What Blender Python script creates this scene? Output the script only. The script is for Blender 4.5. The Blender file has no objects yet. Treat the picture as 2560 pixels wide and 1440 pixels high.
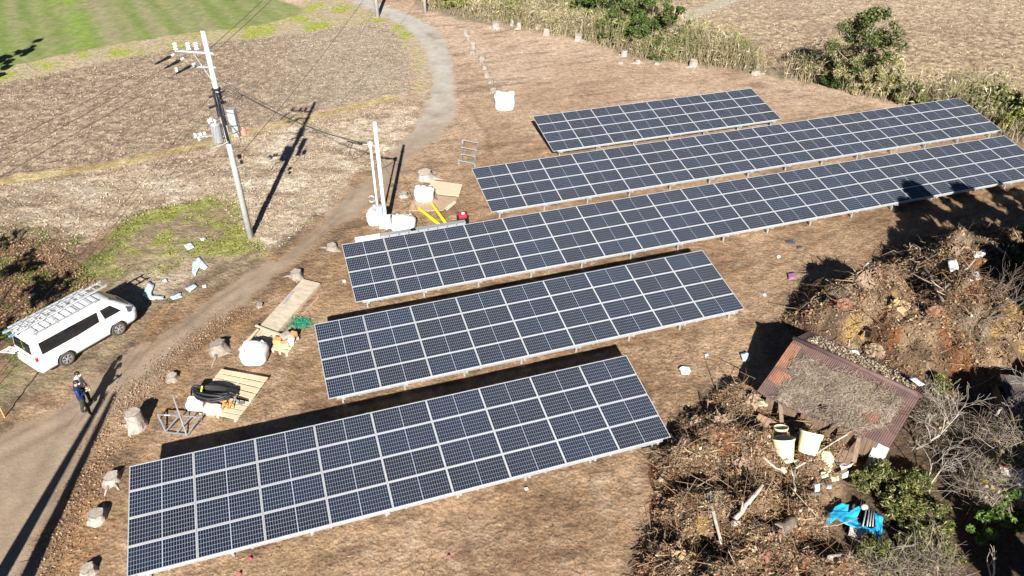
import bpy, bmesh, math, random
import numpy as np
from mathutils import Vector, Matrix

sc = bpy.context.scene
COL = sc.collection
R = math.radians
rng = np.random.default_rng(7)
rnd = random.Random(11)

# ------------------------------------------------------------------ camera, sky, sun, exposure
FPX, PITCH, CAMH = 1917.43, R(35.4794), 21.8
cam = bpy.data.cameras.new("camera")
cam.sensor_width = 36.0
cam.lens = 36.0 * FPX / 2560.0
cam.clip_start, cam.clip_end = 0.5, 3000
cam_o = bpy.data.objects.new("camera", cam)
cam_o.location = (0, 0, CAMH)
cam_o.rotation_euler = (math.pi / 2 - PITCH, 0, 0)
COL.objects.link(cam_o)
sc.camera = cam_o

SUN_EL, SHADOW_AZ = R(30.2), R(-1.5)          # shadows run away from the viewer
sd = Vector((math.sin(SHADOW_AZ) * math.cos(SUN_EL), math.cos(SHADOW_AZ) * math.cos(SUN_EL), -math.sin(SUN_EL)))
sun = bpy.data.lights.new("sun", 'SUN')
sun.energy, sun.angle, sun.color = 5.0, R(0.53), (1.0, 0.95, 0.87)
sun_o = bpy.data.objects.new("sun", sun)
sun_o.rotation_euler = sd.to_track_quat('-Z', 'Y').to_euler()
COL.objects.link(sun_o)

world = bpy.data.worlds.new("World")
sc.world = world
world.use_nodes = True
wn = world.node_tree
bg = wn.nodes.get("Background") or wn.nodes.new("ShaderNodeBackground")
sky = wn.nodes.new("ShaderNodeTexSky")
sky.sky_type = 'NISHITA'
sky.sun_disc = False
sky.sun_elevation = SUN_EL
sky.sun_rotation = math.pi + SHADOW_AZ
sky.air_density, sky.dust_density = 0.28, 0.05
wn.links.new(sky.outputs[0], bg.inputs[0])
bg.inputs[1].default_value = 0.05

sc.view_settings.view_transform = 'Standard'
sc.view_settings.look = 'None'
sc.view_settings.gamma = 1.0
sc.view_settings.exposure = 1.08
sc.render.engine = 'CYCLES'
sc.cycles.max_bounces = 5
sc.cycles.diffuse_bounces = 2
sc.cycles.transparent_max_bounces = 6

# ------------------------------------------------------------------ photo pixel -> point on a level plane
_f = Vector((0, math.cos(PITCH), -math.sin(PITCH)))
_u = Vector((0, math.sin(PITCH), math.cos(PITCH)))
def gp(px, py, z=0.0):
    d = _f + Vector((1, 0, 0)) * ((px - 1280) / FPX) + _u * ((720 - py) / FPX)
    t = (z - CAMH) / d.z
    return Vector((d.x * t, d.y * t, z))
def g2(px, py, z=0.0):
    p = gp(px, py, z)
    return (p.x, p.y)
def vp(px, py, y):                              # point on the upright plane at depth y
    d = _f + Vector((1, 0, 0)) * ((px - 1280) / FPX) + _u * ((720 - py) / FPX)
    t = y / d.y
    return Vector((d.x * t, y, CAMH + d.z * t))

# ------------------------------------------------------------------ object helpers
def tag(o, label=None, cat=None, group=None, kind=None):
    if label: o['label'] = label
    if cat: o['category'] = cat
    if group: o['group'] = group
    if kind: o['kind'] = kind
    return o
def thing(name, label, cat, loc=(0, 0, 0), rz=0, group=None):
    o = bpy.data.objects.new(name, None)
    o.empty_display_size = 0.2
    COL.objects.link(o)
    o.location = loc
    o.rotation_euler = (0, 0, rz)
    return tag(o, label, cat, group)
def link(name, me, parent=None):
    o = bpy.data.objects.new(name, me)
    COL.objects.link(o)
    if parent: o.parent = parent
    return o
def copy_tree(o, parent=None):
    c = o.copy()
    COL.objects.link(c)
    if parent: c.parent = parent
    for ch in list(o.children): copy_tree(ch, c)
    return c

def np_obj(name, V, F, mat, parent=None, col=None, smooth=False):
    """V (n,3), F (m,k) arrays -> one mesh object; col (n,3|4) -> point colour 'col'"""
    V = np.asarray(V, np.float32).reshape(-1, 3)
    F = np.asarray(F, np.int32)
    me = bpy.data.meshes.new(name)
    me.vertices.add(len(V)); me.vertices.foreach_set('co', V.ravel())
    m, k = F.shape
    me.loops.add(m * k); me.loops.foreach_set('vertex_index', F.ravel())
    me.polygons.add(m); me.polygons.foreach_set('loop_start', np.arange(0, m * k, k, dtype=np.int32))
    if smooth: me.polygons.foreach_set('use_smooth', np.ones(m, bool))
    me.update(calc_edges=True)
    if col is not None:
        col = np.asarray(col, np.float32)
        if col.shape[1] == 3: col = np.hstack([col, np.ones((len(col), 1), np.float32)])
        a = me.attributes.new('col', 'FLOAT_COLOR', 'POINT')
        a.data.foreach_set('color', col.ravel())
    me.materials.append(mat)
    return link(name, me, parent)

class MB:
    """collects boxes, tubes, prisms -> one mesh object"""
    def __init__(s): s.v, s.f, s.m = [], [], []
    def add(s, vs, fs, mi=0):
        b = len(s.v)
        s.v += [tuple(v) for v in vs]
        s.f += [tuple(i + b for i in f) for f in fs]
        s.m += [mi] * len(fs)
        return s
    def box(s, c, d, rot=None, mi=0):
        x, y, z = d[0] / 2, d[1] / 2, d[2] / 2
        vs = [Vector(p) for p in ((-x,-y,-z),(x,-y,-z),(x,y,-z),(-x,y,-z),(-x,-y,z),(x,-y,z),(x,y,z),(-x,y,z))]
        if rot is not None: vs = [rot @ v for v in vs]
        c = Vector(c)
        return s.add([v + c for v in vs], [(0,3,2,1),(4,5,6,7),(0,1,5,4),(1,2,6,5),(2,3,7,6),(3,0,4,7)], mi)
    def bar(s, a, b, w, h=None, mi=0, up=(0, 0, 1)):
        a, b = Vector(a), Vector(b)
        h = h or w
        d = (b - a); L = d.length; d.normalize()
        up = Vector(up)
        if abs(d.dot(up)) > .98: up = Vector((1, 0, 0))
        sx = d.cross(up).normalized(); sz = sx.cross(d)
        M = Matrix((d, -sx, sz)).transposed()
        return s.box((a + b) / 2, (L, w, h), M, mi)
    def tube(s, pts, r, n=8, mi=0, cap=True):
        pts = [Vector(p) for p in pts]
        rs = list(r) if hasattr(r, '__len__') else [r] * len(pts)
        vs, fs = [], []
        pa = None
        for i, p in enumerate(pts):
            d = (pts[min(i + 1, len(pts) - 1)] - pts[max(i - 1, 0)])
            if d.length < 1e-9: d = Vector((0, 0, 1))
            d.normalize()
            if pa is None:
                t = Vector((0, 0, 1)) if abs(d.z) < .9 else Vector((1, 0, 0))
                pa = d.cross(t).normalized()
            else:
                pa = (pa - d * pa.dot(d))
                if pa.length < 1e-6: pa = d.orthogonal()
                pa.normalize()
            pb = d.cross(pa)
            for k in range(n):
                a = 2 * math.pi * k / n
                vs.append(p + pa * (rs[i] * math.cos(a)) + pb * (rs[i] * math.sin(a)))
        for i in range(len(pts) - 1):
            for k in range(n):
                fs.append((i*n+k, i*n+(k+1)%n, (i+1)*n+(k+1)%n, (i+1)*n+k))
        if cap:
            fs.append(tuple(range(n - 1, -1, -1)))
            fs.append(tuple((len(pts) - 1) * n + k for k in range(n)))
        return s.add(vs, fs, mi)
    def lathe(s, c, prof, n=16, mi=0, axis='z', cap=True):
        c = Vector(c); vs, fs = [], []
        for r, h in prof:
            for k in range(n):
                a = 2 * math.pi * k / n
                p = (r * math.cos(a), r * math.sin(a), h)
                if axis == 'y': p = (p[0], h, p[1])
                if axis == 'x': p = (h, p[0], p[1])
                vs.append(c + Vector(p))
        for i in range(len(prof) - 1):
            for k in range(n):
                fs.append((i*n+k, i*n+(k+1)%n, (i+1)*n+(k+1)%n, (i+1)*n+k))
        if cap:
            fs.append(tuple(range(n - 1, -1, -1)))
            fs.append(tuple((len(prof) - 1) * n + k for k in range(n)))
        return s.add(vs, fs, mi)
    def prism(s, poly, z0, z1, mi=0):
        n = len(poly)
        vs = [(p[0], p[1], z0) for p in poly] + [(p[0], p[1], z1) for p in poly]
        fs = [tuple(range(n - 1, -1, -1)), tuple(range(n, 2 * n))]
        fs += [(k, (k+1)%n, n+(k+1)%n, n+k) for k in range(n)]
        return s.add(vs, fs, mi)
    def ball(s, c, r, n=12, m=8, mi=0):
        r = r if hasattr(r, '__len__') else (r, r, r)
        vs, fs = [], []
        for i in range(m + 1):
            t = math.pi * i / m
            for k in range(n):
                a = 2 * math.pi * k / n
                vs.append((c[0] + r[0]*math.sin(t)*math.cos(a), c[1] + r[1]*math.sin(t)*math.sin(a), c[2] + r[2]*math.cos(t)))
        for i in range(m):
            for k in range(n):
                fs.append((i*n+k, (i+1)*n+k, (i+1)*n+(k+1)%n, i*n+(k+1)%n))
        return s.add(vs, fs, mi)
    def build(s, name, mats, parent=None, smooth=False, bevel=0, loc=None):
        me = bpy.data.meshes.new(name)
        me.from_pydata(s.v, [], s.f)
        mats = mats if isinstance(mats, (list, tuple)) else [mats]
        for m in mats: me.materials.append(m)
        if len(mats) > 1: me.polygons.foreach_set('material_index', s.m)
        bm = bmesh.new(); bm.from_mesh(me)
        bmesh.ops.remove_doubles(bm, verts=bm.verts, dist=1e-5)
        bmesh.ops.recalc_face_normals(bm, faces=bm.faces)
        if bevel:
            bmesh.ops.bevel(bm, geom=[e for e in bm.edges if len(e.link_faces) == 2 and e.calc_face_angle(0) > .5],
                            offset=bevel, segments=2, affect='EDGES', profile=.5)
        bm.to_mesh(me); bm.free()
        if smooth: me.polygons.foreach_set('use_smooth', [True] * len(me.polygons))
        me.update()
        o = link(name, me, parent)
        if loc is not None: o.location = loc
        return o

# ------------------------------------------------------------------ materials
def principled(name):
    m = bpy.data.materials.new(name)
    m.use_nodes = True
    nt = m.node_tree
    b = nt.nodes.get("Principled BSDF")
    return m, nt, b
def node(nt, t, **kw):
    n = nt.nodes.new(t)
    for k, v in kw.items(): setattr(n, k, v)
    return n
def mat(name, c, rough=.7, metal=0., var=.25, scale=6., bump=0., bscale=None, c2=None, spec=.5, attr=False, coords='Object', detail=4.):
    """noise-mottled surface; attr=True multiplies the point colour 'col'"""
    m, nt, b = principled(name)
    L = nt.links
    tc = node(nt, "ShaderNodeTexCoord")
    nz = node(nt, "ShaderNodeTexNoise")
    nz.inputs['Scale'].default_value = scale
    nz.inputs['Detail'].default_value = detail
    nz.inputs['Roughness'].default_value = .65
    L.new(tc.outputs[coords], nz.inputs['Vector'])
    rp = node(nt, "ShaderNodeValToRGB")
    rp.color_ramp.elements[0].position, rp.color_ramp.elements[1].position = .3, .7
    c = Vector(c[:3])
    lo = Vector(c2[:3]) if c2 else c * (1 - var)
    hi = c * (1 + var) if not c2 else c
    rp.color_ramp.elements[0].color = (*[min(1, v) for v in lo], 1)
    rp.color_ramp.elements[1].color = (*[min(1, v) for v in hi], 1)
    L.new(nz.outputs['Fac'], rp.inputs[0])
    out = rp.outputs[0]
    if attr:
        at = node(nt, "ShaderNodeAttribute", attribute_name='col')
        mx = node(nt, "ShaderNodeMix", data_type='RGBA', blend_type='MULTIPLY')
        mx.inputs[0].default_value = 1
        L.new(out, mx.inputs[6]); L.new(at.outputs['Color'], mx.inputs[7])
        out = mx.outputs[2]
    L.new(out, b.inputs['Base Color'])
    b.inputs['Roughness'].default_value = rough
    b.inputs['Metallic'].default_value = metal
    b.inputs['Specular IOR Level'].default_value = spec
    if bump:
        n2 = node(nt, "ShaderNodeTexNoise")
        n2.inputs['Scale'].default_value = bscale or scale * 4
        n2.inputs['Detail'].default_value = 5
        L.new(tc.outputs[coords], n2.inputs['Vector'])
        bp = node(nt, "ShaderNodeBump")
        bp.inputs['Strength'].default_value = min(1, bump)
        bp.inputs['Distance'].default_value = .05
        L.new(n2.outputs['Fac'], bp.inputs['Height'])
        L.new(bp.outputs[0], b.inputs['Normal'])
    return m

def wood_mat(name, c, c2, sc_=(1.2, 14, 14), rough=.75):
    m, nt, b = principled(name)
    L = nt.links
    tc = node(nt, "ShaderNodeTexCoord")
    mp = node(nt, "ShaderNodeMapping")
    mp.inputs['Scale'].default_value = sc_
    nz = node(nt, "ShaderNodeTexNoise"); nz.inputs['Scale'].default_value = 1.6; nz.inputs['Detail'].default_value = 6
    L.new(tc.outputs['Object'], mp.inputs[0]); L.new(mp.outputs[0], nz.inputs['Vector'])
    rp = node(nt, "ShaderNodeValToRGB")
    rp.color_ramp.elements[0].position, rp.color_ramp.elements[1].position = .32, .68
    rp.color_ramp.elements[0].color = (*c2, 1); rp.color_ramp.elements[1].color = (*c, 1)
    L.new(nz.outputs['Fac'], rp.inputs[0]); L.new(rp.outputs[0], b.inputs['Base Color'])
    b.inputs['Roughness'].default_value = rough
    return m

def ground_mat(name, fine=1.0, s1=3.2, s2=13., bump=.5):
    """soil: painted-by-kind colour in 'col' (alpha = coarseness) broken up by clods, specks and fibres"""
    m, nt, b = principled(name)
    L = nt.links
    tc = node(nt, "ShaderNodeTexCoord")
    at = node(nt, "ShaderNodeAttribute", attribute_name='col')
    n1 = node(nt, "ShaderNodeTexNoise"); n1.inputs['Scale'].default_value = s1; n1.inputs['Detail'].default_value = 8; n1.inputs['Roughness'].default_value = .72
    n2 = node(nt, "ShaderNodeTexNoise"); n2.inputs['Scale'].default_value = s2; n2.inputs['Detail'].default_value = 4; n2.inputs['Roughness'].default_value = .7
    vo = node(nt, "ShaderNodeTexVoronoi"); vo.inputs['Scale'].default_value = s2 * .55
    for n in (n1, n2, vo): L.new(tc.outputs['Object'], n.inputs['Vector'])
    r1 = node(nt, "ShaderNodeMapRange"); r1.inputs[1].default_value = .3; r1.inputs[2].default_value = .7
    r1.inputs[3].default_value = 1 - .42 * fine; r1.inputs[4].default_value = 1 + .38 * fine
    L.new(n1.outputs['Fac'], r1.inputs[0])
    r2 = node(nt, "ShaderNodeMapRange"); r2.inputs[1].default_value = .3; r2.inputs[2].default_value = .7
    r2.inputs[3].default_value = 1 - .40 * fine; r2.inputs[4].default_value = 1 + .42 * fine
    L.new(n2.outputs['Fac'], r2.inputs[0])
    mu = node(nt, "ShaderNodeMath", operation='MULTIPLY'); L.new(r1.outputs[0], mu.inputs[0]); L.new(r2.outputs[0], mu.inputs[1])
    lp = node(nt, "ShaderNodeMix", data_type='FLOAT'); lp.inputs[2].default_value = 1
    L.new(at.outputs['Alpha'], lp.inputs[0]); L.new(mu.outputs[0], lp.inputs[3])
    mx = node(nt, "ShaderNodeVectorMath", operation='SCALE')
    L.new(at.outputs['Color'], mx.inputs[0]); L.new(lp.outputs[0], mx.inputs['Scale'])
    L.new(mx.outputs[0], b.inputs['Base Color'])
    b.inputs['Roughness'].default_value = .95
    b.inputs['Specular IOR Level'].default_value = .15
    ad = node(nt, "ShaderNodeMath", operation='MULTIPLY_ADD'); ad.inputs[1].default_value = .35
    L.new(vo.outputs['Distance'], ad.inputs[0]); L.new(n1.outputs['Fac'], ad.inputs[2])
    ad2 = node(nt, "ShaderNodeMath", operation='MULTIPLY_ADD'); ad2.inputs[1].default_value = .3
    L.new(n2.outputs['Fac'], ad2.inputs[0]); L.new(ad.outputs[0], ad2.inputs[2])
    al = node(nt, "ShaderNodeMath", operation='MULTIPLY'); al.inputs[1].default_value = bump
    L.new(at.outputs['Alpha'], al.inputs[0])
    bp = node(nt, "ShaderNodeBump"); bp.inputs['Distance'].default_value = .12
    L.new(al.outputs[0], bp.inputs['Strength']); L.new(ad2.outputs[0], bp.inputs['Height'])
    L.new(bp.outputs[0], b.inputs['Normal'])
    return m

M = {}
M['soil'] = ground_mat('soil', 1.0, 2.6, 11., .75)
M['field_soil'] = ground_mat('field_soil', .9, 2.2, 7., .8)
M['crop'] = ground_mat('crop', .55, 2.5, 9., .5)
M['road'] = ground_mat('road_surface', .35, 1.6, 14., .3)
M['debris'] = mat('debris_fibre', (.95,.95,.95), .9, var=.3, scale=9, attr=True, spec=.1)
M['mound'] = mat('mound_soil', (.9,.9,.9), .95, var=.6, scale=9, attr=True, bump=1., bscale=16, spec=.1, detail=9)
M['leaf'] = mat('leaf', (.9,.9,.9), .6, var=.25, scale=3, attr=True, spec=.3)
M['alu'] = mat('aluminium_frame', (.78,.79,.80), .38, .55, var=.05, scale=3)
M['galv'] = mat('galvanised_steel', (.50,.52,.54), .45, .5, var=.15, scale=8)
M['dullsteel'] = mat('dull_angle_iron', (.30,.32,.36), .55, .4, var=.2, scale=8)
M['conc'] = mat('pole_concrete', (.45,.45,.45), .85, var=.14, scale=3, bump=.1)
M['whitepaint'] = mat('white_coating', (.82,.83,.84), .4, var=.04, scale=3)
M['bag'] = mat('white_woven_bag', (.84,.84,.83), .8, var=.05, scale=5, bump=.25, bscale=7)
M['ply'] = wood_mat('plywood', (.70,.58,.42), (.56,.44,.30))
M['oldply'] = wood_mat('weathered_plywood', (.62,.53,.41), (.44,.37,.28), (1.5, 3, 3))
M['brownboard'] = wood_mat('brown_board', (.47,.33,.24), (.36,.25,.18), (2, 6, 6))
M['timber'] = wood_mat('grey_timber', (.22,.15,.10), (.13,.085,.06), (10, 10, 1))
M['bark'] = mat('bark', (.17,.135,.11), .9, var=.35, scale=7, bump=.5)
M['palebark'] = mat('pale_bark', (.42,.37,.32), .85, var=.3, scale=6, bump=.3)
M['twig'] = mat('twig', (.24,.19,.16), .9, var=.3, scale=5)
M['stump'] = mat('stump_bark', (.28,.235,.195), .9, var=.35, scale=7, bump=.6)
M['stumpcut'] = mat('stump_cut', (.40,.35,.30), .85, var=.35, scale=9, bump=.2)
M['black'] = mat('black_plastic', (.012,.012,.014), .4, var=.2)
M['rubber'] = mat('rubber', (.075,.068,.064), .8, var=.25, scale=20)
M['orange'] = mat('orange_paint', (.85,.28,.04), .45, var=.1)
M['red'] = mat('red_enamel', (.55,.03,.05), .4, var=.1)
M['yellow'] = mat('yellow_plastic', (.85,.68,.02), .45, var=.06)
M['porcelain'] = mat('white_porcelain', (.85,.85,.84), .2, var=.03)
M['cable'] = mat('cable_black', (.02,.02,.022), .5, var=.1)
M['greenpaint'] = mat('green_net', (.03,.33,.20), .6, var=.2)
M['tarp'] = mat('blue_tarpaulin', (.03,.42,.74), .45, var=.12, scale=4, bump=.5, bscale=5)
M['cream'] = mat('cream_plastic', (.80,.76,.50), .5, var=.10, scale=4)
M['greyboard'] = mat('grey_board', (.55,.53,.50), .8, var=.1)
M['film'] = mat('pale_plastic_film', (.60,.72,.82), .35, var=.25, scale=5, bump=.5)

# corrugated rusty roof
def rust_mat():
    m, nt, b = principled('rusty_sheet')
    L = nt.links
    tc = node(nt, "ShaderNodeTexCoord")
    nz = node(nt, "ShaderNodeTexNoise"); nz.inputs['Scale'].default_value = 1.3; nz.inputs['Detail'].default_value = 7; nz.inputs['Roughness'].default_value = .65
    L.new(tc.outputs['Object'], nz.inputs['Vector'])
    rp = node(nt, "ShaderNodeValToRGB")
    e = rp.color_ramp.elements
    e[0].position, e[0].color = .3, (.078, .055, .055, 1)
    e[1].position, e[1].color = .72, (.185, .095, .068, 1)
    k = e.new(.52); k.color = (.132, .077, .069, 1)
    L.new(nz.outputs['Fac'], rp.inputs[0]); L.new(rp.outputs[0], b.inputs['Base Color'])
    b.inputs['Roughness'].default_value = .75
    return m
M['rust'] = rust_mat()

# solar cells: 24 x 6 half cells, thin busbar lines and a wider middle line, in the pane's own x, y metres
PW, PH = 2.1, 1.0334                            # pitch of the panels along and across the table
GW, GH = PW - .012 - .05, PH - .020 - .05       # glass inside its frame
def cell_mat():
    m, nt, b = principled('solar_cells')
    L = nt.links
    tc = node(nt, "ShaderNodeTexCoord")
    sp = node(nt, "ShaderNodeSeparateXYZ"); L.new(tc.outputs['Object'], sp.inputs[0])
    def M_(op, a, bb=None, c=None):
        n = node(nt, "ShaderNodeMath", operation=op)
        for i, v in enumerate((a, bb, c)):
            if v is None: continue
            if isinstance(v, (int, float)): n.inputs[i].default_value = v
            else: L.new(v, n.inputs[i])
        return n.outputs[0]
    def lines(src, pitch, w):
        t = M_('PINGPONG', M_('ADD', src, 100 * pitch), pitch / 2)     # distance to the nearest multiple of the pitch
        return M_('LESS_THAN', t, w / 2)
    ax = M_('ABSOLUTE', sp.outputs[0])
    cp = (GW - .03) / 24
    lx = lines(M_('SUBTRACT', ax, .012), cp, .0075)
    mid = M_('LESS_THAN', ax, .010)
    cy = (GH - .02) / 6
    ly = lines(sp.outputs[1], cy, .0095)
    edge = M_('MAXIMUM', M_('GREATER_THAN', ax, GW / 2 - .010), M_('GREATER_THAN', M_('ABSOLUTE', sp.outputs[1]), GH / 2 - .008))
    ln = M_('MAXIMUM', M_('MAXIMUM', lx, ly), M_('MAXIMUM', mid, edge))
    oi = node(nt, "ShaderNodeObjectInfo")
    rp = node(nt, "ShaderNodeValToRGB")
    e = rp.color_ramp.elements
    e[0].color = (.006, .008, .018, 1); e[1].color = (.0065, .013, .034, 1)
    k = e.new(.45); k.color = (.006, .0095, .023, 1)
    L.new(oi.outputs['Random'], rp.inputs[0])
    mx = node(nt, "ShaderNodeMix", data_type='RGBA')
    L.new(ln, mx.inputs[0]); L.new(rp.outputs[0], mx.inputs[6]); mx.inputs[7].default_value = (.35, .39, .46, 1)
    L.new(mx.outputs[2], b.inputs['Base Color'])
    b.inputs['Roughness'].default_value = .35
    b.inputs['Coat Weight'].default_value = .12
    b.inputs['Coat Roughness'].default_value = .06
    b.inputs['Specular IOR Level'].default_value = .22
    return m
M['cells'] = cell_mat()
M['glass_dark'] = mat('dark_window_glass', (.012,.014,.016), .06, var=.3, scale=2, spec=.8)
M['vanpaint'] = mat('white_van_paint', (.82,.83,.84), .22, var=.02, scale=2)
M['chrome'] = mat('alloy_wheel', (.72,.73,.75), .25, .7, var=.06, scale=9)
M['redlamp'] = mat('red_lamp', (.62,.02,.03), .2, var=.1)
M['lamp'] = mat('clear_lamp', (.45,.50,.56), .12, .3, var=.15, scale=10)
M['skin'] = mat('skin', (.52,.32,.22), .55, var=.06)
M['hair'] = mat('black_hair', (.018,.015,.014), .5, var=.3, scale=30)
M['navy'] = mat('navy_down_jacket', (.012,.028,.13), .42, var=.3, scale=9, bump=.5, bscale=9)
M['olive'] = mat('dark_olive_trousers', (.035,.042,.034), .85, var=.25, scale=10)
M['shoe'] = mat('dark_shoe', (.03,.028,.028), .6, var=.3)
M['mask'] = mat('white_face_mask', (.80,.82,.85), .8, var=.03)
M['greycloth'] = mat('light_grey_jacket', (.52,.52,.56), .8, var=.12, scale=8)

# ------------------------------------------------------------------ value noise on arrays
def vnoise(x, y, seed=0):
    xi, yi = np.floor(x).astype(np.int64), np.floor(y).astype(np.int64)
    fx, fy = x - xi, y - yi
    fx, fy = fx * fx * (3 - 2 * fx), fy * fy * (3 - 2 * fy)
    def h(a, b):
        n = (a * 374761393 + b * 668265263 + seed * 974634777) & 0xffffffff
        n = ((n ^ (n >> 13)) * 1274126177) & 0xffffffff
        return ((n ^ (n >> 16)) & 0xffff) / 65535.0
    return (h(xi, yi) * (1 - fx) + h(xi + 1, yi) * fx) * (1 - fy) + (h(xi, yi + 1) * (1 - fx) + h(xi + 1, yi + 1) * fx) * fy
def fbm(x, y, wl, oct=4, seed=0, gain=.55):
    s, a, t = 0, 1., 0
    for o in range(oct):
        s = s + a * vnoise(x / wl + 17.3 * o, y / wl - 9.1 * o, seed + o)
        t += a; a *= gain; wl = wl / 2.03
    return s / t
def sdist(X, Y, poly):
    """signed distance to a polygon, positive inside"""
    P = np.array(poly, float)
    d = np.full(X.shape, 1e9)
    ins = np.zeros(X.shape, bool)
    n = len(P)
    for i in range(n):
        ax, ay = P[i]; bx, by = P[(i + 1) % n]
        ex, ey = bx - ax, by - ay
        t = np.clip(((X - ax) * ex + (Y - ay) * ey) / (ex * ex + ey * ey + 1e-12), 0, 1)
        d = np.minimum(d, np.hypot(X - ax - t * ex, Y - ay - t * ey))
        if ay != by:
            c = ((ay > Y) != (by > Y)) & (X < (bx - ax) * (Y - ay) / (by - ay) + ax)
            ins ^= c
    return np.where(ins, d, -d)
def sstep(a, b, x):
    t = np.clip((x - a) / (b - a), 0, 1)
    return t * t * (3 - 2 * t)
def pxpoly(pts): return [g2(*p) for p in pts]

# ------------------------------------------------------------------ regions of the ground (outlines on the ground plane)
ROAD = pxpoly([(830,-12),(869,0),(940,33),(1011,64),(1044,96),(1064,124),(1076,169),(1087,191),(1079,215),(1073,249),(1060,278),(1046,306),
               (1031,332),(1000,365),(974,389),(940,425),(908,455),(880,469),(860,500),(793,564),(705,641),(621,692),(524,749),(450,809),(370,860),
               (300,915),(185,1000),(0,1094),(-120,1160),(-120,1560),(20,1500),(94,1413),(144,1279),(188,1168),(235,1077),(312,1027),(353,980),
               (403,930),(504,829),(571,782),(672,695),(800,604),(860,547),(894,535),(927,504),(970,475),(1000,425),(1040,380),(1100,340),
               (1140,290),(1140,267),(1134,235),(1135,200),(1129,167),(1120,124),(1111,93),(1078,64),(1029,40),(978,20),(935,4),(905,-12)])
FIELD = pxpoly([(-300,262),(0,205),(100,188),(270,152),(480,112),(700,88),(830,68),(920,56),(967,58),(1000,93),(1022,124),(1033,155),(1037,190),(1030,220),
                (995,235),(860,262),(790,280),(560,335),(420,370),(300,398),(0,442),(-300,500)])
CROP = pxpoly([(-500,-120),(-300,235),(0,172),(150,140),(260,118),(430,88),(610,68),(700,52),(752,34),(760,22),(720,6),(660,-14),(500,-120)])
PALE = pxpoly([(-300,520),(0,462),(300,420),(420,392),(560,357),(790,300),(860,283),(995,250),(1040,255),(1056,270),(1040,300),(1010,345),(960,395),(870,465),(790,550),(700,620),(640,640),(590,560),(540,500),(420,520),(300,560),(180,640),(-300,800)])
VERGE = pxpoly([(-300,680),(0,560),(160,590),(235,600),(300,548),(430,512),(540,488),(592,520),(640,585),(668,630),(640,660),(560,705),(470,740),(360,790),(330,860),(200,930),(60,1010),(-300,1150)])
YSTRIP = pxpoly([(-300,505),(0,445),(300,400),(420,372),(560,338),(790,283),(860,264),(990,240),(1000,250),(860,282),(790,298),(560,355),(420,390),(300,418),(0,462),(-300,530)])
TOPVERGE = pxpoly([(-300,240),(0,172),(260,118),(430,88),(610,68),(752,34),(760,0),(830,-20),(870,0),(945,40),(1015,68),(1050,105),(1070,150),(1080,200),(1070,255),(1040,250),(1030,215),(1037,190),(1033,155),(1022,124),(1000,93),(967,60),(920,58),(830,70),(700,90),(480,114),(270,154),(0,208),(-300,280)])
FARFIELD = pxpoly([(1100,-40),(1250,-30),(1480,0),(1640,30),(1760,90),(1870,160),(1960,175),(2060,150),(2200,190),(2330,235),(2430,232),(2620,330),(3200,500),(3200,-200),(1100,-200)])
FTRACK = pxpoly([(1640,75),(1679,38),(1792,2),(1860,-20),(1940,-40),(1990,-40),(1844,2),(1799,21),(1746,40),(1697,56),(1660,90)])
THICKET = pxpoly([(1000,-60),(1060,20),(1120,40),(1240,62),(1450,100),(1600,150),(1760,165),(1880,185),(2050,215),(2250,265),(2400,300),(2560,370),(2800,480),(2800,330),(2560,240),(2440,225),(2330,232),(2200,190),(2060,150),(1960,172),(1870,160),(1760,90),(1640,30),(1480,0),(1250,-30),(1100,-60)])
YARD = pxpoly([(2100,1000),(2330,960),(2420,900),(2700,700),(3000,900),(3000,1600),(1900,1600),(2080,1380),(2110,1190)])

def heap_h(X, Y):
    H = np.zeros_like(X)
    for (px, py, z, r) in HEAPS:
        c = gp(px, py, z)
        d2 = ((X - c.x) ** 2 + (Y - c.y) ** 2) / (r * r)
        H = np.maximum(H, z * np.clip(1.15 * np.exp(-d2 * 1.1) - .06, 0, 1.0))
    return H
HEAPS = [(2430,610,2.9,2.6),(2200,690,2.6,2.5),(2310,790,2.2,2.8),(2105,770,2.4,2.1),(2470,720,2.6,3.0),(2250,880,1.5,2.4),(2390,850,1.8,2.4),(2530,600,2.5,3.2),(2640,660,2.6,3.4),
         (1720,1130,.8,1.3),(1800,1060,.9,1.4),(1900,1110,.9,1.3),(1760,1250,1.1,1.3),(1860,1230,1.1,1.4),(1700,1390,1.0,1.4),(1900,1360,1.1,1.5),(2010,1270,.8,1.2),(2060,1390,.8,1.3),(1830,985,.5,1.2),(1800,1470,1.1,1.6),(1960,1480,1.0,1.6),(2020,1150,.5,1.1),(1990,1070,.7,1.0),(2080,1115,.45,.9)]

def ground_height(X, Y):
    h = (fbm(X, Y, 6., 3, 3) - .5) * .10
    return h

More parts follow.
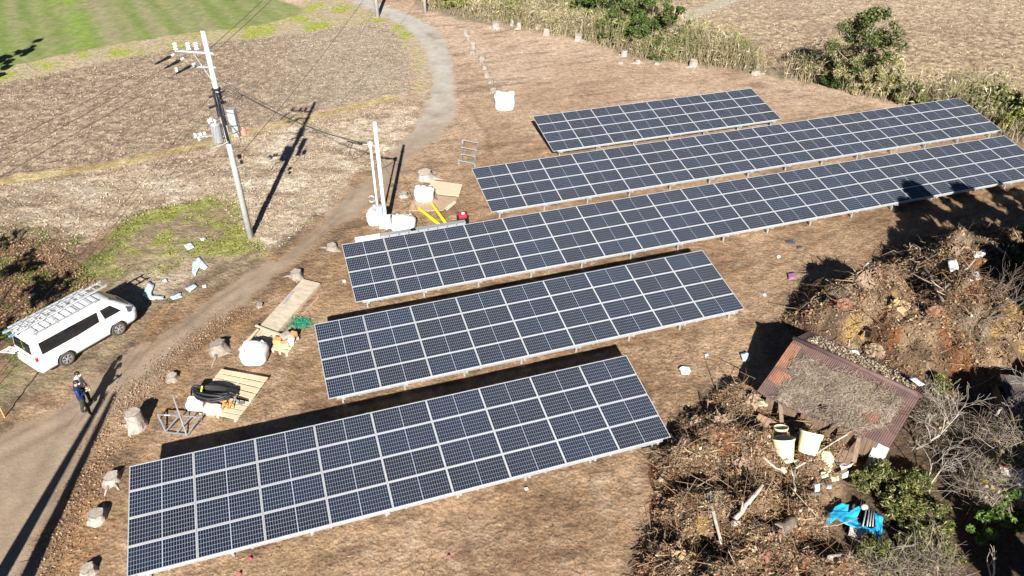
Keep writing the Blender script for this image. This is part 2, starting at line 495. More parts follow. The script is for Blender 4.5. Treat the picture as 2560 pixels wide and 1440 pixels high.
def build_ground():
    xs = np.concatenate([np.array([-900,-500,-300,-180,-120,-90,-75,-65]), np.arange(-58, 58.01, .17), np.array([65,75,90,120,180,300,500,900])])
    ys = [-300, -120, -60, -30, -15, -6, 0, 5, 9]
    y = 11.5
    while y < 92:
        ys.append(y); y += .105 + .0021 * (y - 11.5)
    ys += [95, 100, 108, 120, 140, 180, 260, 420, 700, 1200]
    ys = np.array(ys)
    X, Y = np.meshgrid(xs, ys)
    ny, nx = X.shape
    wob = (fbm(X, Y, 1.6, 3, 21) - .5)
    wob2 = (fbm(X, Y, .5, 2, 31) - .5)
    def w(poly, soft, amp): return sstep(-soft, soft, sdist(X, Y, poly) + wob * amp + wob2 * amp * .5)
    n_big = fbm(X, Y, 5.5, 4, 1); n_mid = fbm(X, Y, 1.3, 4, 2); n_sm = fbm(X, Y, .42, 3, 4); n_ti = fbm(X, Y, .24, 2, 9)
    def mix(a, b, t):
        t = np.clip(t, 0, 1)[..., None]
        return a * (1 - t) + b * t
    A = lambda *c: np.array(c, float)
    far = sstep(38, 62, Y)
    # cleared site: brown soil with dark damp blotches and pale chip-strewn patches
    C = mix(np.broadcast_to(A(.262,.166,.098), X.shape + (3,)), A(.350,.235,.148), sstep(.36, .62, n_big))
    C = mix(C, A(.145,.09,.056), sstep(.58, .76, n_mid) * .62)
    C = mix(C, A(.335,.225,.125), sstep(.62, .74, fbm(X, Y, 2.2, 3, 41)) * .55)
    C = mix(C, mix(np.broadcast_to(A(.43,.305,.22), X.shape + (3,)), A(.51,.39,.295), sstep(.35, .65, n_big)), far * .8)  # paler with distance: drier soil, plus haze brightness put into the colour
    C = mix(C, A(.42,.34,.25), sstep(.60, .75, n_sm) * .35)
    ca, sa = math.cos(R(20)), math.sin(R(20))
    sc1 = fbm((X * ca + Y * sa) * .22, (-X * sa + Y * ca), .55, 4, 47); sc2 = fbm((X * .5 + Y * .87) * .2, (-X * .87 + Y * .5), .5, 3, 48)
    C = C * (1 + .34 * (sc1 - .5) + .26 * (sc2 - .5))[..., None]
    C = mix(C, A(.40,.28,.185), sstep(.62, .74, sc1) * .30); C = mix(C, A(.13,.08,.05), sstep(.40, .28, sc1) * .40)
    for line, st in (([(2190,560),(1960,690),(1800,810),(1715,950),(1680,1110),(1655,1300),(1640,1470)], .45), ([(1130,250),(1190,330),(1200,420),(1120,470),(1000,560)], .40),
                     ([(1135,215),(1300,250),(1500,215),(1700,200),(1900,205),(2150,270)], .35), ([(700,740),(740,900),(640,1010),(480,1110)], .35)):
        pl = np.array(pxpoly(line)); dd = np.full(X.shape, 1e9); sg = np.zeros(X.shape)
        for (ax, ay), (bx, by) in zip(pl[:-1], pl[1:]):
            ex_, ey_ = bx - ax, by - ay
            tt = np.clip(((X - ax) * ex_ + (Y - ay) * ey_) / (ex_ * ex_ + ey_ * ey_), 0, 1)
            dq = np.hypot(X - ax - tt * ex_, Y - ay - tt * ey_); dd = np.minimum(dd, dq)
        rutt = np.exp(-((dd + wob * .5 - .78) / .16) ** 2) * sstep(.30, .55, fbm(X, Y, 1.6, 3, 52))
        C = mix(C, A(.15,.095,.06), rutt * st)
        C = mix(C, A(.40,.285,.19), np.exp(-((dd + wob * .5 - 1.05) / .12) ** 2) * st * .6)
    rough = np.full(X.shape, 1.0)
    H = ground_height(X, Y) + (n_sm - .5) * .05 + (n_mid - .5) * .06
    # thicket floor
    t = w(THICKET, .8, 2.); C = mix(C, A(.20,.165,.11), t * .9)
    # far field of broken stalks
    wf = w(FARFIELD, .5, 1.2)
    rowd = (X * .55 + Y * .83)
    ff = mix(np.broadcast_to(A(.22,.155,.105), X.shape + (3,)), A(.52,.42,.30), sstep(.30, .68, .5 * n_sm + .5 * n_ti + .05 * np.sin(rowd * 2 * math.pi / .9)))
    ff = mix(ff, A(.24,.17,.13), sstep(.52, .70, n_big) * .45)
    ff = mix(ff, A(.52,.44,.34), sstep(62, 85, Y) * .35)
    ff = ff * A(.90,.87,.83); C = mix(C, ff, wf); H = H + wf * ((n_sm - .5) * .15 + (n_ti - .5) * .10)
    wt = w(FTRACK, .35, .4); C = mix(C, A(.40,.36,.285), wt); H = H * (1 - wt)
    # brown harvested field on the left
    w1 = w(FIELD, .35, 1.0)
    f1 = mix(np.broadcast_to(A(.23,.165,.12), X.shape + (3,)), A(.43,.34,.25), sstep(.32, .70, .45 * n_sm + .55 * n_ti))
    f1 = mix(f1, A(.30,.235,.175), sstep(.45, .7, n_big) * .35)
    smoothpart = sstep(-22, -9, X + .35 * (Y - 55)) * .8
    f1 = mix(f1, A(.40,.33,.255) + (n_mid[..., None] - .5) * .10, smoothpart)
    f1 = f1 * A(.92,.92,.92); C = mix(C, f1, w1); H = H + w1 * (1 - .6 * smoothpart) * ((n_sm - .5) * .11 + (n_ti - .5) * .07 + 0.0)
    # pale straw strip this side of it
    w2 = w(PALE, .5, 1.6)
    f2 = mix(np.broadcast_to(A(.43,.345,.25), X.shape + (3,)), A(.56,.48,.38), sstep(.5, .7, n_mid))
    f2 = mix(f2, A(.26,.19,.135), sstep(.5, .66, fbm(X * .35, Y, .8, 4, 55)) * .8)
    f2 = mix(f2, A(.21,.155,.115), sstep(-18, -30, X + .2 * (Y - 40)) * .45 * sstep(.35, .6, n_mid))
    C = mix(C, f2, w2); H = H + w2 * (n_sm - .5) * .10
    # verges
    w3 = w(TOPVERGE, .3, 1.0)
    gv = mix(np.broadcast_to(A(.40,.335,.20), X.shape + (3,)), A(.30,.34,.055), sstep(.50, .62, fbm(X, Y, 2.6, 4, 61)) * .85)
    gv = mix(gv, A(.42,.33,.26), sstep(.55, .65, fbm(X, Y, 1.7, 3, 63)) * .7)
    C = mix(C, gv, w3)
    w4 = w(YSTRIP, .3, .9); C = mix(C, mix(np.broadcast_to(A(.38,.29,.14), X.shape + (3,)), A(.48,.40,.21), sstep(.4, .6, n_mid)), w4 * .85)
    w5 = w(VERGE, .5, 1.8)
    g5 = mix(np.broadcast_to(A(.26,.20,.13), X.shape + (3,)), A(.25,.26,.07), sstep(.40, .64, fbm(X, Y, 1.8, 4, 71) + .25 * (n_mid - .5)) * sstep(-27, -21.5, X) * sstep(28.6, 30.6, Y + .25 * (X + 17)))
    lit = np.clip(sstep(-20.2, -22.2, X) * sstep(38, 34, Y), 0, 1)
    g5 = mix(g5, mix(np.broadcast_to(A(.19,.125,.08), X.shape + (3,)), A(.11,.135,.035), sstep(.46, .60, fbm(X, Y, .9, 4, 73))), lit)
    sandy = np.exp(-(((X + 17.2) / 1.9) ** 2 + ((Y - 31.3) / 1.8) ** 2)); g5 = mix(g5, A(.42,.335,.25), sandy * 1.1 * sstep(.3, .5, n_mid))
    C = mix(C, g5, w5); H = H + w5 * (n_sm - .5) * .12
    # green crop with drilled stripes
    w6 = w(CROP, .25, .7)
    d = np.array(g2(265, 118)) - np.array(g2(204, 0)); d /= np.linalg.norm(d)
    S = (X - g2(265, 118)[0]) * -d[1] + (Y - g2(265, 118)[1]) * d[0]
    Sx = S if S[0, -1] > S[0, 0] else -S
    Tx = (X - g2(265, 118)[0]) * d[0] + (Y - g2(265, 118)[1]) * d[1]
    gs = mix(np.broadcast_to(A(.165,.215,.06), X.shape + (3,)), A(.225,.245,.10), .5 + .5 * np.sin(Sx * 2 * math.pi / 2.3 + 1.2 * fbm(X, Y, 9, 2, 77)))
    gs = mix(gs, A(.195,.27,.06), np.clip(1.0 * np.exp(-((Sx + 1.4) / 1.5) ** 2) + .45 * np.exp(-((Sx + 9) / 1.6) ** 2), 0, 1))
    gs = mix(gs, A(.29,.255,.16), np.clip(np.exp(-((Sx - 1.1) / .9) ** 2) + .6 * np.exp(-((Sx - 5.0) / .7) ** 2) + .5 * np.exp(-((Sx - 8.2) / 1.2) ** 2) , 0, 1) * .8)
    gs = mix(gs, A(.27,.26,.135), sstep(9, 24, Sx) * .6)
    gs = mix(gs, A(.27,.235,.14), sstep(.50, .72, .5 * n_mid + .5 * fbm(Sx, Tx * .12, .9, 3, 79)) * .6)
    gs = gs * (.72 + .56 * n_sm[..., None])
    C = mix(C, gs, w6); H = H * (1 - .5 * w6); rough = rough * (1 - .35 * w6)
    # leaf-strewn bank and ruts beside the track
    sdr = sdist(X, Y, ROAD)
    rut = np.exp(-((sdr + .55) / .45) ** 2) * sstep(40, 34, Y); C = mix(C, A(.115,.08,.058), rut * .75 * sstep(.3, .55, n_mid))
    rut2 = np.exp(-((sdr + 1.7) / .5) ** 2) * sstep(36, 32, Y) * sstep(.42, .6, fbm(X, Y, 1.2, 3, 81)); C = mix(C, A(.12,.085,.06), rut2 * .7)
    bank = np.exp(-((sdr + 1.1) / .8) ** 2) * (X > -16.6 + .0 * Y) * sstep(34, 26, Y) * (sdist(X, Y, VERGE) < 0)
    C = mix(C, A(.36,.215,.11), np.clip(bank, 0, 1) * sstep(.42, .6, n_mid) * .8)
    # the track itself: grey seal at the far bend, dust and earth nearer
    wr = sstep(-.38, .30, sdr + (wob * 1.1 + wob2 * .6) * (1 - .65 * sstep(44, 54, Y)))
    rc = mix(np.broadcast_to(A(.29,.222,.162), X.shape + (3,)), A(.40,.375,.34), sstep(44, 58, Y))
    rc = mix(rc, A(.40,.37,.32), np.exp(-((sdr - .25) / .35) ** 2) * .5 * sstep(44, 58, Y))
    rc = mix(rc, A(.25,.24,.235), sstep(50, 60, Y) * sstep(.8, 1.6, sdr) * .6)
    rc = mix(rc, A(.33,.265,.20), sstep(.5, .7, fbm(X, Y, 3.2, 3, 91)) * .45)
    rc = mix(rc, A(.20,.155,.12), sstep(.60, .75, fbm(X, Y, 1.1, 4, 93)) * .5)
    near = sstep(46, 36, Y)
    tr = np.exp(-((sdr - .75) / .28) ** 2) + .8 * np.exp(-((sdr - 1.75) / .30) ** 2)
    rc = mix(rc, A(.34,.27,.20), np.clip(tr, 0, 1) * near * .55 * sstep(.25, .55, n_mid))
    rc = mix(rc, A(.15,.105,.075), (np.exp(-((sdr - .30) / .16) ** 2) + .6 * np.exp(-((sdr - 1.25) / .2) ** 2)) * near * .45 * sstep(.35, .6, n_mid))
    rc = mix(rc, A(.46,.42,.36), sstep(.45, .65, fbm(X, Y, 1.5, 4, 95)) * sstep(42, 54, Y) * .5)
    rc = rc * (.86 + .28 * n_sm[..., None])
    C = mix(C, rc, wr); H = H * (1 - .85 * wr) - .015 * wr; rough = rough * (1 - .35 * wr)
    # yard floor: deep tree shade is put into its dark colour
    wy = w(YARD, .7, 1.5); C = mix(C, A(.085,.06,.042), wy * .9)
    hp = heap_h(X, Y); C = mix(C, A(.15,.105,.075), sstep(.05, .35, hp) * .8)
    C = C * (.93 + .14 * n_ti[..., None])
    outer = (np.abs(X) > 60) | (Y < 10) | (Y > 93); H = np.where(outer, 0, H)
    V = np.stack([X, Y, H], -1).reshape(-1, 3)
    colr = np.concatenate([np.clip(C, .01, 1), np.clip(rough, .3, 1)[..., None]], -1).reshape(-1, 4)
    # split the sheet into its pieces by kind
    def cellmean(a): return (a[:-1, :-1] + a[1:, :-1] + a[:-1, 1:] + a[1:, 1:]) / 4
    reg = np.zeros((ny - 1, nx - 1), int)
    for k, ww in ((1, wf), (2, w1), (3, w2), (4, np.maximum(w3, w4)), (5, w5), (6, w6), (7, wt), (8, wr)):
        reg[cellmean(ww) > .5] = k
    idx = np.arange(ny * nx).reshape(ny, nx)
    Q = np.stack([idx[:-1, :-1], idx[:-1, 1:], idx[1:, 1:], idx[1:, :-1]], -1)
    names = ['ground', 'stalk_field', 'harvested_field', 'straw_field', 'grass_verge', 'weedy_verge', 'crop_field', 'farm_track', 'road']
    labs = ['brown cleared soil of the solar site, strewn with wood chips', 'broad field of broken pale stalks beyond the thicket', 'brown harvested field left of the road bend',
            'pale straw strewn strip between harvested field and dirt track', 'yellowing grass strip round the harvested field', 'green weedy verge around the parked van',
            'striped green crop field at the far left', 'grey farm track crossing the stalk field', 'curving track, sealed at the bend and dusty earth near the van']
    cats = ['ground', 'field', 'field', 'field', 'verge', 'verge', 'field', 'track', 'road']
    mats = [M['soil'], M['field_soil'], M['field_soil'], M['field_soil'], M['soil'], M['soil'], M['crop'], M['road'], M['road']]
    for k in range(9):
        f = Q[reg == k]
        used, inv = np.unique(f.ravel(), return_inverse=True)
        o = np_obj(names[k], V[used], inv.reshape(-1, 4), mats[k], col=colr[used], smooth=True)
        tag(o, labs[k], cats[k], kind='structure')
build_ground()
def gz(x, y):
    return float(ground_height(np.array([x]), np.array([y]))[0])

# ------------------------------------------------------------------ scattered pieces
def np_sticks(name, P, D, Ln, r, mat_, parent=None, col=None, bend=.12, taper=.5, seed=0):
    g = np.random.default_rng(seed)
    N = len(P)
    D = D / np.linalg.norm(D, axis=1, keepdims=True)
    A = np.cross(D, g.normal(size=(N, 3))); A /= np.linalg.norm(A, axis=1, keepdims=True)
    B = np.cross(D, A)
    P1 = P + D * (Ln * .5)[:, None] + A * (Ln * bend * g.normal(size=N))[:, None]
    P2 = P + D * Ln[:, None] + B * (Ln * bend * .6 * g.normal(size=N))[:, None]
    V = np.zeros((N, 9, 3), np.float32)
    for j, (c, k) in enumerate(((P, 1.), (P1, (1 + taper) / 2), (P2, taper))):
        for i in range(3):
            a = 2 * math.pi * i / 3
            V[:, j * 3 + i] = c + (A * math.cos(a) + B * math.sin(a)) * (r * k)[:, None]
    f = np.array([[j*3+i, j*3+(i+1)%3, (j+1)*3+(i+1)%3, (j+1)*3+i] for j in range(2) for i in range(3)])
    F = (np.arange(N) * 9)[:, None, None] + f[None]
    c = None if col is None else np.repeat(col, 9, axis=0)
    return np_obj(name, V.reshape(-1, 3), F.reshape(-1, 4), mat_, parent, c)
def np_leaves(name, P, size, mat_, parent=None, col=None, asp=.5, up=.0, seed=0, N_=None):
    g = np.random.default_rng(seed)
    N = len(P)
    nrm = g.normal(size=(N, 3)) + np.array([0, 0, up]) if N_ is None else N_ + g.normal(size=(N, 3)) * .45
    nrm /= np.linalg.norm(nrm, axis=1, keepdims=True)
    A = np.cross(nrm, g.normal(size=(N, 3))); A /= np.linalg.norm(A, axis=1, keepdims=True)
    B = np.cross(nrm, A)
    s = size[:, None]
    V = np.stack([P - A * s, P - B * s * asp + nrm * s * .15, P + A * s, P + B * s * asp + nrm * s * .15], 1)
    F = np.arange(N * 4).reshape(N, 4)
    c = None if col is None else np.repeat(col, 4, axis=0)
    return np_obj(name, V.reshape(-1, 3), F, mat_, parent, c)
def pick(g, N, cols, wts, jit=.25):
    cols = np.array(cols, float); w = np.array(wts, float); w /= w.sum()
    c = cols[g.choice(len(cols), N, p=w)]
    return np.clip(c * (1 + jit * (g.random((N, 1)) * 2 - 1)), .004, 1)
def in_poly(poly, N, g):
    P = np.array(poly); lo, hi = P.min(0), P.max(0)
    out = []
    n = 0
    while n < N:
        q = lo + g.random((N * 2, 2)) * (hi - lo)
        q = q[sdist(q[:, 0], q[:, 1], poly) > 0]
        out.append(q); n += len(q)
    return np.concatenate(out)[:N]
VIEW = pxpoly([(-120,-30),(2680,-30),(2700,1480),(-140,1480)])
SITE = pxpoly([(1150,60),(1450,105),(1750,170),(2060,220),(2560,380),(2640,640),(2300,900),(2000,900),(1650,1100),(1650,1480),(-60,1480),(200,1200),(400,990),(560,820),(700,690),(850,590),(1010,440),(1140,300),(1150,200)])
def flat_dirs(g, N, tilt=.12):
    a = g.random(N) * 2 * math.pi
    return np.stack([np.cos(a), np.sin(a), g.normal(size=N) * tilt], 1)
def scatter_ground():
    g = np.random.default_rng(5)
    N = 42000
    q = in_poly(SITE, N, g)
    keep = fbm(q[:, 0], q[:, 1], 2.5, 3, 12) > g.random(N) * .35 + .33
    q = q[keep]; N = len(q)
    P = np.column_stack([q, ground_height(q[:, 0], q[:, 1]) + .025])
    col = pick(g, N, [(.46,.36,.25),(.56,.47,.36),(.16,.11,.075),(.36,.22,.13)], [4, 3, 3, 2])
    o = np_sticks('wood_chips', P, flat_dirs(g, N), .05 + .30 * g.random(N) ** 4, .004 + .010 * g.random(N) ** 2, M['debris'], None, col, .12, .6, 3)
    tag(o, 'pale wood chips and twigs strewn over the cleared soil', 'wood chips', kind='stuff')
    # leaves along the near bank of the track
    N = 5500
    t = g.random(N)
    line = np.array(pxpoly([(130,1440),(200,1230),(265,1100),(330,985),(420,905),(520,830),(600,770)]))
    s = t * (len(line) - 1); i = np.minimum(s.astype(int), len(line) - 2); fr = (s - i)[:, None]
    q = line[i] * (1 - fr) + line[i + 1] * fr + g.normal(size=(N, 2)) * np.array([.42, .42])
    k = fbm(q[:, 0], q[:, 1], .9, 3, 14) > .30 + .28 * g.random(N); q = q[k]; N = len(q)
    P = np.column_stack([q, ground_height(q[:, 0], q[:, 1]) + .03 + .03 * g.random(N)])
    o = np_leaves('dead_leaves', P, .016 + .028 * g.random(N), M['leaf'], None, pick(g, N, [(.34,.20,.13),(.52,.36,.22),(.30,.16,.08),(.58,.44,.30)], [4, 3, 3, 1]), .6, 1.5, 4)
    tag(o, 'orange brown dead leaves drifted along the near bank of the dirt track', 'dead leaves', kind='stuff')
    # stalks lying in the two fields and the straw strip
    for nm, poly, N, cl, lab, L0 in (
            ('maize_stubble', FIELD, 26000, [(.55,.46,.35),(.42,.33,.24),(.19,.13,.09)], 'bits of pale stalk scattered over the brown harvested field', .085),
            ('straw_litter', PALE, 14000, [(.54,.45,.34),(.44,.35,.26),(.25,.175,.12)], 'dry straw scattered over the pale strip beside the track', .095),
            ('stalk_litter', FARFIELD, 46000, [(.56,.46,.33),(.44,.35,.25),(.24,.17,.12)], 'broken stalks covering the wide field beyond the thicket', .12)):
        q = in_poly(poly, N, g)
        k = (sdist(q[:, 0], q[:, 1], VIEW) > 0) & (q[:, 1] < 92); q = q[k]; N = len(q)
        P = np.column_stack([q, ground_height(q[:, 0], q[:, 1]) + .05])
        o = np_leaves(nm, P, L0 * (.35 + .75 * g.random(N)), M['debris'], None, pick(g, N, cl, [4, 3, 2]), .28, 1.2, 6)
        tag(o, lab, 'stubble', kind='stuff')
    # weeds on the verges
    N = 9500
    q = in_poly(VERGE, N, g)
    dens = np.where(q[:, 0] > -21.5, fbm(q[:, 0], q[:, 1], 1.8, 4, 71) * sstep(28.2, 30.4, q[:, 1] + .25 * (q[:, 0] + 17)), fbm(q[:, 0], q[:, 1], .9, 4, 73))
    k = (dens > .47 + .1 * g.random(N)) & (sdist(q[:, 0], q[:, 1], VIEW) > 0); q = q[k]; N = len(q)
    P = np.column_stack([q, ground_height(q[:, 0], q[:, 1]) + .05 + .06 * g.random(N)])
    col = pick(g, N, [(.19,.23,.045),(.28,.28,.07),(.10,.125,.035),(.36,.29,.13)], [4, 3, 2, 3])
    o = np_leaves('grass_tufts', P, .025 + .045 * g.random(N), M['leaf'], None, col, .4, .6, 8)
    tag(o, 'low bright green weeds growing on the verge by the tall pole', 'weeds', kind='stuff')
    N = 5000
    q = in_poly(pxpoly([(-60,600),(120,600),(230,690),(260,740),(60,800),(-60,900)]), N, g)
    P = np.column_stack([q, ground_height(q[:, 0], q[:, 1]) + .05 + .05 * g.random(N)])
    o = np_leaves('fallen_leaves', P, .025 + .04 * g.random(N), M['leaf'], None, pick(g, N, [(.40,.22,.12),(.50,.30,.19),(.22,.12,.07),(.14,.17,.04)], [4, 2, 4, 2]), .6, 1.2, 9)
    tag(o, 'red brown fallen leaves under the tree shade left of the van', 'dead leaves', kind='stuff')
scatter_ground()

# ------------------------------------------------------------------ solar arrays
TILT = R(10.2)
def panel_meshes():
    hw, hh = GW / 2 + .025, GH / 2 + .025
    b = MB()
    t, dpt = .025, .035
    for c, d in (((0, hh - t/2, 0), (2*hw, t, dpt)), ((0, -hh + t/2, 0), (2*hw, t, dpt)),
                 ((hw - t/2, 0, 0), (t, 2*hh - 2*t, dpt)), ((-hw + t/2, 0, 0), (t, 2*hh - 2*t, dpt))):
        b.box(c, d)
    fr = b.build('panel_frame', M['alu'])
    g = MB().box((0, 0, .008), (GW - .001, GH - .001, .010))
    gl = g.build('panel', M['cells'])
    return gl, fr
_pg, _pf = panel_meshes()
def solar_array(tlx, tly, ncol, head, label, zt=1.34):
    """top-left corner of the table, number of columns, heading of its long edge"""
    T = thing('solar_array', label, 'solar array', (tlx, tly, 0), R(head), 'solar arrays on the cleared site')
    L = ncol * PW
    ct, st = math.cos(TILT), math.sin(TILT)
    rot = Matrix.Rotation(TILT, 4, 'X')
    for i in range(ncol):
        for j in range(4):
            c = _pg.copy(); COL.objects.link(c); c.parent = T
            s = (j + .5) * PH
            c.location = ((i + .5) * PW, -s * ct, zt - s * st - .014)
            c.rotation_euler = (TILT, 0, 0)
            f = _pf.copy(); COL.objects.link(f); f.parent = c
    zf = lambda s: zt - s * st - .040
    def rail(s, x0, x1, w=.07, h=.10, off=.06):
        b = MB().bar((x0, -s * ct, zf(s) - off), (x1, -s * ct, zf(s) - off), w, h)
        b.build('purlin', M['galv'], T)
    for s in (.35, 1.4, 2.75, 3.8): rail(s, .05, L - .05, off=.05)
    b = MB().bar((.32, -4.10 * ct, zf(4.1) - .03), (L - .35, -4.10 * ct, zf(4.1) - .03), .10, .10); b.build('front_rail', M['galv'], T)
    n = max(3, int(round(L / 2.75)))
    for k in range(n + 1):
        x = .55 + (L - 1.15) * k / n
        MB().bar((x, -.18 * ct, zf(.18) - .16), (x, -4.08 * ct, zf(4.08) - .16), .06, .10).build('rafter', M['galv'], T)
        MB().bar((x, -3.85 * ct, -.15), (x, -3.85 * ct, zf(3.85) - .19), .075, .075).build('leg', M['galv'], T)
        MB().bar((x, -.75 * ct, -.15), (x, -.75 * ct, zf(.75) - .19), .075, .075).build('leg', M['galv'], T)
        MB().bar((x + .05, -.78 * ct, .22), (x + .05, -2.2 * ct, zf(2.2) - .19), .045, .045).build('brace', M['galv'], T)
        MB().box((x + .05, -4.14 * ct, zf(4.12) - .10), (.09, .07, .10)).build('bracket', M['galv'], T)
        if k < n: MB().box((x + .67, -4.13 * ct, zf(4.12) - .09), (.06, .05, .07)).build('bracket', M['galv'], T)
        MB().box((x + .1, -.0 * ct + .015, zt - .035), (.05, .03, .05)).build('edge_clamp', M['galv'], T)
    return T
solar_array(1.37, 48.63, 8, 17.79, 'shortest solar array, farthest back beside the lone white cube bag', 1.30)
solar_array(-2.39, 40.85, 17, 17.97, 'long solar array directly behind the longest one, next to the loose plywood sheets', 1.33)
solar_array(-8.52, 32.45, 20, 18.07, 'longest solar array, with grey power conditioners behind its left end')
solar_array(-8.54, 26.02, 9, 18.27, 'nine column solar array between the longest array and the nearest one')
solar_array(-13.27, 18.07, 9, 18.25, 'nearest solar array, in front with its lower left corner cut by the picture')
for o in (_pg, _pf): bpy.data.objects.remove(o)

# power conditioners on the rear posts of the longest array
hd = R(18.07)
ex = Vector((math.cos(hd), math.sin(hd), 0)); ey = Vector((-math.sin(hd), math.cos(hd), 0))
C0 = Vector((-8.52, 32.45, 0))
def conditioner(i):
    x = 2.18 + i * .505
    t = thing('power_conditioner', 'grey power conditioner box, one of the row behind the top edge of the longest array', 'power conditioner',
              C0 + ex * x + ey * .22, hd, 'power conditioners in the row behind the longest array')
    if i == 3: t['label'] = 'power conditioner with a black square label in the row behind the longest array'
    MB().box((0, 0, 1.02), (.46, .26, .72)).build('casing', M['galv'], t, bevel=.012)
    MB().box((0, 0, 1.388), (.50, .30, .012)).build('lid', M['galv'], t)
    MB().box((-.15, -.12, .33), (.05, .04, .70)).box((.15, -.12, .33), (.05, .04, .70)).build('stand', M['galv'], t)
    if i == 3: MB().box((0, 0, 1.400), (.26, .26, .01)).build('label_plate', M['black'], t)
for i in range(9): conditioner(i)
t = MB().box((0, 0, 1.0), (1.25, .05, .84)).box((-.5, -.06, .3), (.06, .06, .6)).box((.5, -.06, .3), (.06, .06, .6)).build('white_board', M['whitepaint'])
t.location = C0 + ex * 1.35 + ey * .3; t.rotation_euler = (0, 0, hd)
tag(t, 'white board standing at the left end of the power conditioner row', 'board')

# ------------------------------------------------------------------ poles and wires
def wire(name, a, b, sag, r, label, n=24, group='overhead wires', parent=None):
    a, b = Vector(a), Vector(b)
    pts = [a.lerp(b, i / n) - Vector((0, 0, sag * 4 * (i / n) * (1 - i / n))) for i in range(n + 1)]
    o = MB().tube(pts, r, 5).build(name, M['cable'], parent, smooth=True)
    if not parent: tag(o, label, 'wire', group)
    return o
def insulator(b, a, d, r, n=4):
    a, d = Vector(a), Vector(d).normalized()
    for k in range(n):
        c = a + d * (k * r * 1.0)
        b.tube([c, c + d * r * .35, c + d * r * .8], [r * .45, r, r * .45], 10)
PX, PY = -14.11, 35.3
t = thing('utility_pole', 'tall concrete utility pole with crossarms and transformer beside the green verge', 'utility pole', (PX, PY, 0))
MB().tube([(0, 0, -.3), (0, 0, 6), (0, 0, 11.05)], [.175, .145, .11], 16).build('pole', M['conc'], t, smooth=True)
MB().bar((.25, .05, 10.0), (-1.45, -.10, 10.18), .09).build('crossarm', M['galv'], t)
MB().bar((.20, .02, 9.35), (-.75, -.35, 9.50), .08).bar((-.70, -.33, 9.5), (-1.15, -1.1, 9.52), .07).build('crossarm', M['galv'], t)
MB().bar((-.02, -.13, 8.7), (-.62, -.12, 10.05), .035).build('crossarm_brace', M['galv'], t)
for x in (-1.36, -.78, -.42):
    b = MB(); insulator(b, (x, -.09 + .05 * x, 10.22), (0, 0, 1), .12, 3); b.build('insulator', M['porcelain'], t, smooth=True)
b = MB(); insulator(b, (-1.15, -1.12, 9.55), (0, 0, 1), .07, 3); b.build('insulator', M['porcelain'], t, smooth=True)
WD = Vector((-2.55, -8.3, -.1)).normalized()
ends = [(-1.50, -.18, 10.02), (-.98, -.5, 9.94), (-.52, -.5, 9.70)]
for e in ends:
    e = Vector(e)
    b = MB(); insulator(b, e, WD, .06, 3); b.build('insulator', M['porcelain'], t, smooth=True)
    MB().tube([e + WD * .22, e + WD * .42, e + WD * .46, e + WD * 1.0, e + WD * 1.05, e + WD * 1.35], [.03, .075, .075, .04, .06, .025], 8).build('wire_sleeve', M['black'], t)
# banded cable gear
b = MB()
for z in (8.25, 8.05, 7.85, 7.6): b.lathe((0, 0, z), [(.19, 0), (.22, .03), (.22, .08), (.19, .11)], 14)
b.bar((-.35, -.2, 7.95), (.35, .12, 8.15), .07).bar((-.45, -.28, 7.45), (.3, .15, 7.6), .09).bar((-.1, -.26, 7.0), (-.06, -.26, 8.3), .06).bar((.12, -.26, 6.6), (.16, -.25, 8.2), .05)
b.build('cable_bracket', M['cable'], t)
MB().tube([(0, -.21, 8.2), (.02, -.23, 7.4), (.06, -.22, 6.2), (.08, -.22, 5.6)], .055, 8).build('riser_cable', M['cable'], t, smooth=True)
b = MB()
for k in range(5):
    a = 1.3 * k
    b.tube([(.1, -.1, 8.2 - .1 * k), (.45 + .1 * math.cos(a), .1, 8.45 - .13 * k), (.9, .16, 8.1 - .12 * k), (1.15, .2, 7.92)], .016, 5)
b.tube([(.2, -.2, 6.8), (.6, -.3, 6.3), (.75, -.25, 5.8), (.5, -.25, 5.35), (.2, -.2, 5.4)], .014, 5)
b.tube([(.3, -.2, 7.2), (.78, -.2, 7.1), (.82, -.2, 6.3), (.4, -.22, 6.1)], .014, 5)
b.build('jumper_cable', M['cable'], t, smooth=True)
# transformer drum and switch box
b = MB().lathe((-.30, -.42, 5.75), [(.02, 0), (.24, .02), (.25, .06), (.25, .92), (.26, .95), (.20, 1.02), (.02, 1.05)], 18)
b.build('transformer_drum', M['galv'], t, smooth=True)
MB().bar((0, -.1, 5.85), (-.3, -.4, 5.85), .06).bar((0, -.1, 6.5), (-.3, -.4, 6.5), .06).bar((-.7, -.5, 5.45), (.1, -.25, 5.7), .05).build('transformer_bracket', M['galv'], t)
for p in ((-.48, -.55, 6.80), (-.36, -.52, 6.86), (-.2, -.5, 6.80)):
    b = MB(); insulator(b, p, (-.2, -.1, 1), .07, 3); b.build('bushing', M['porcelain'], t, smooth=True)
MB().box((.48, .02, 6.9), (.36, .40, .80)).build('switch_box', M['galv'], t, bevel=.02)
MB().box((.52, .02, 6.15), (.30, .34, .55)).build('switch_box', M['galv'], t, bevel=.02)
MB().lathe((.86, 0, 5.95), [(.02, 0), (.13, .02), (.14, .30), (.02, .36)], 12).build('red_cap', mat('faded_red', (.62,.25,.2), .6), t)
MB().bar((0, -.15, 6.05), (-1.35, -.75, 6.15), .07).build('lower_arm', M['galv'], t)
for p in ((-1.25, -.72, 6.2), (-1.02, -.62, 6.18), (-1.1, -.75, 6.0), (-.85, -.55, 6.2)):
    b = MB(); insulator(b, p, (0, 0, 1), .085, 2); b.build('cutout', M['porcelain'], t, smooth=True)
MB().lathe((.42, -.1, 4.72), [(.01, 0), (.10, .02), (.11, .18), (.01, .22)], 10).build('wire_clamp', M['black'], t)
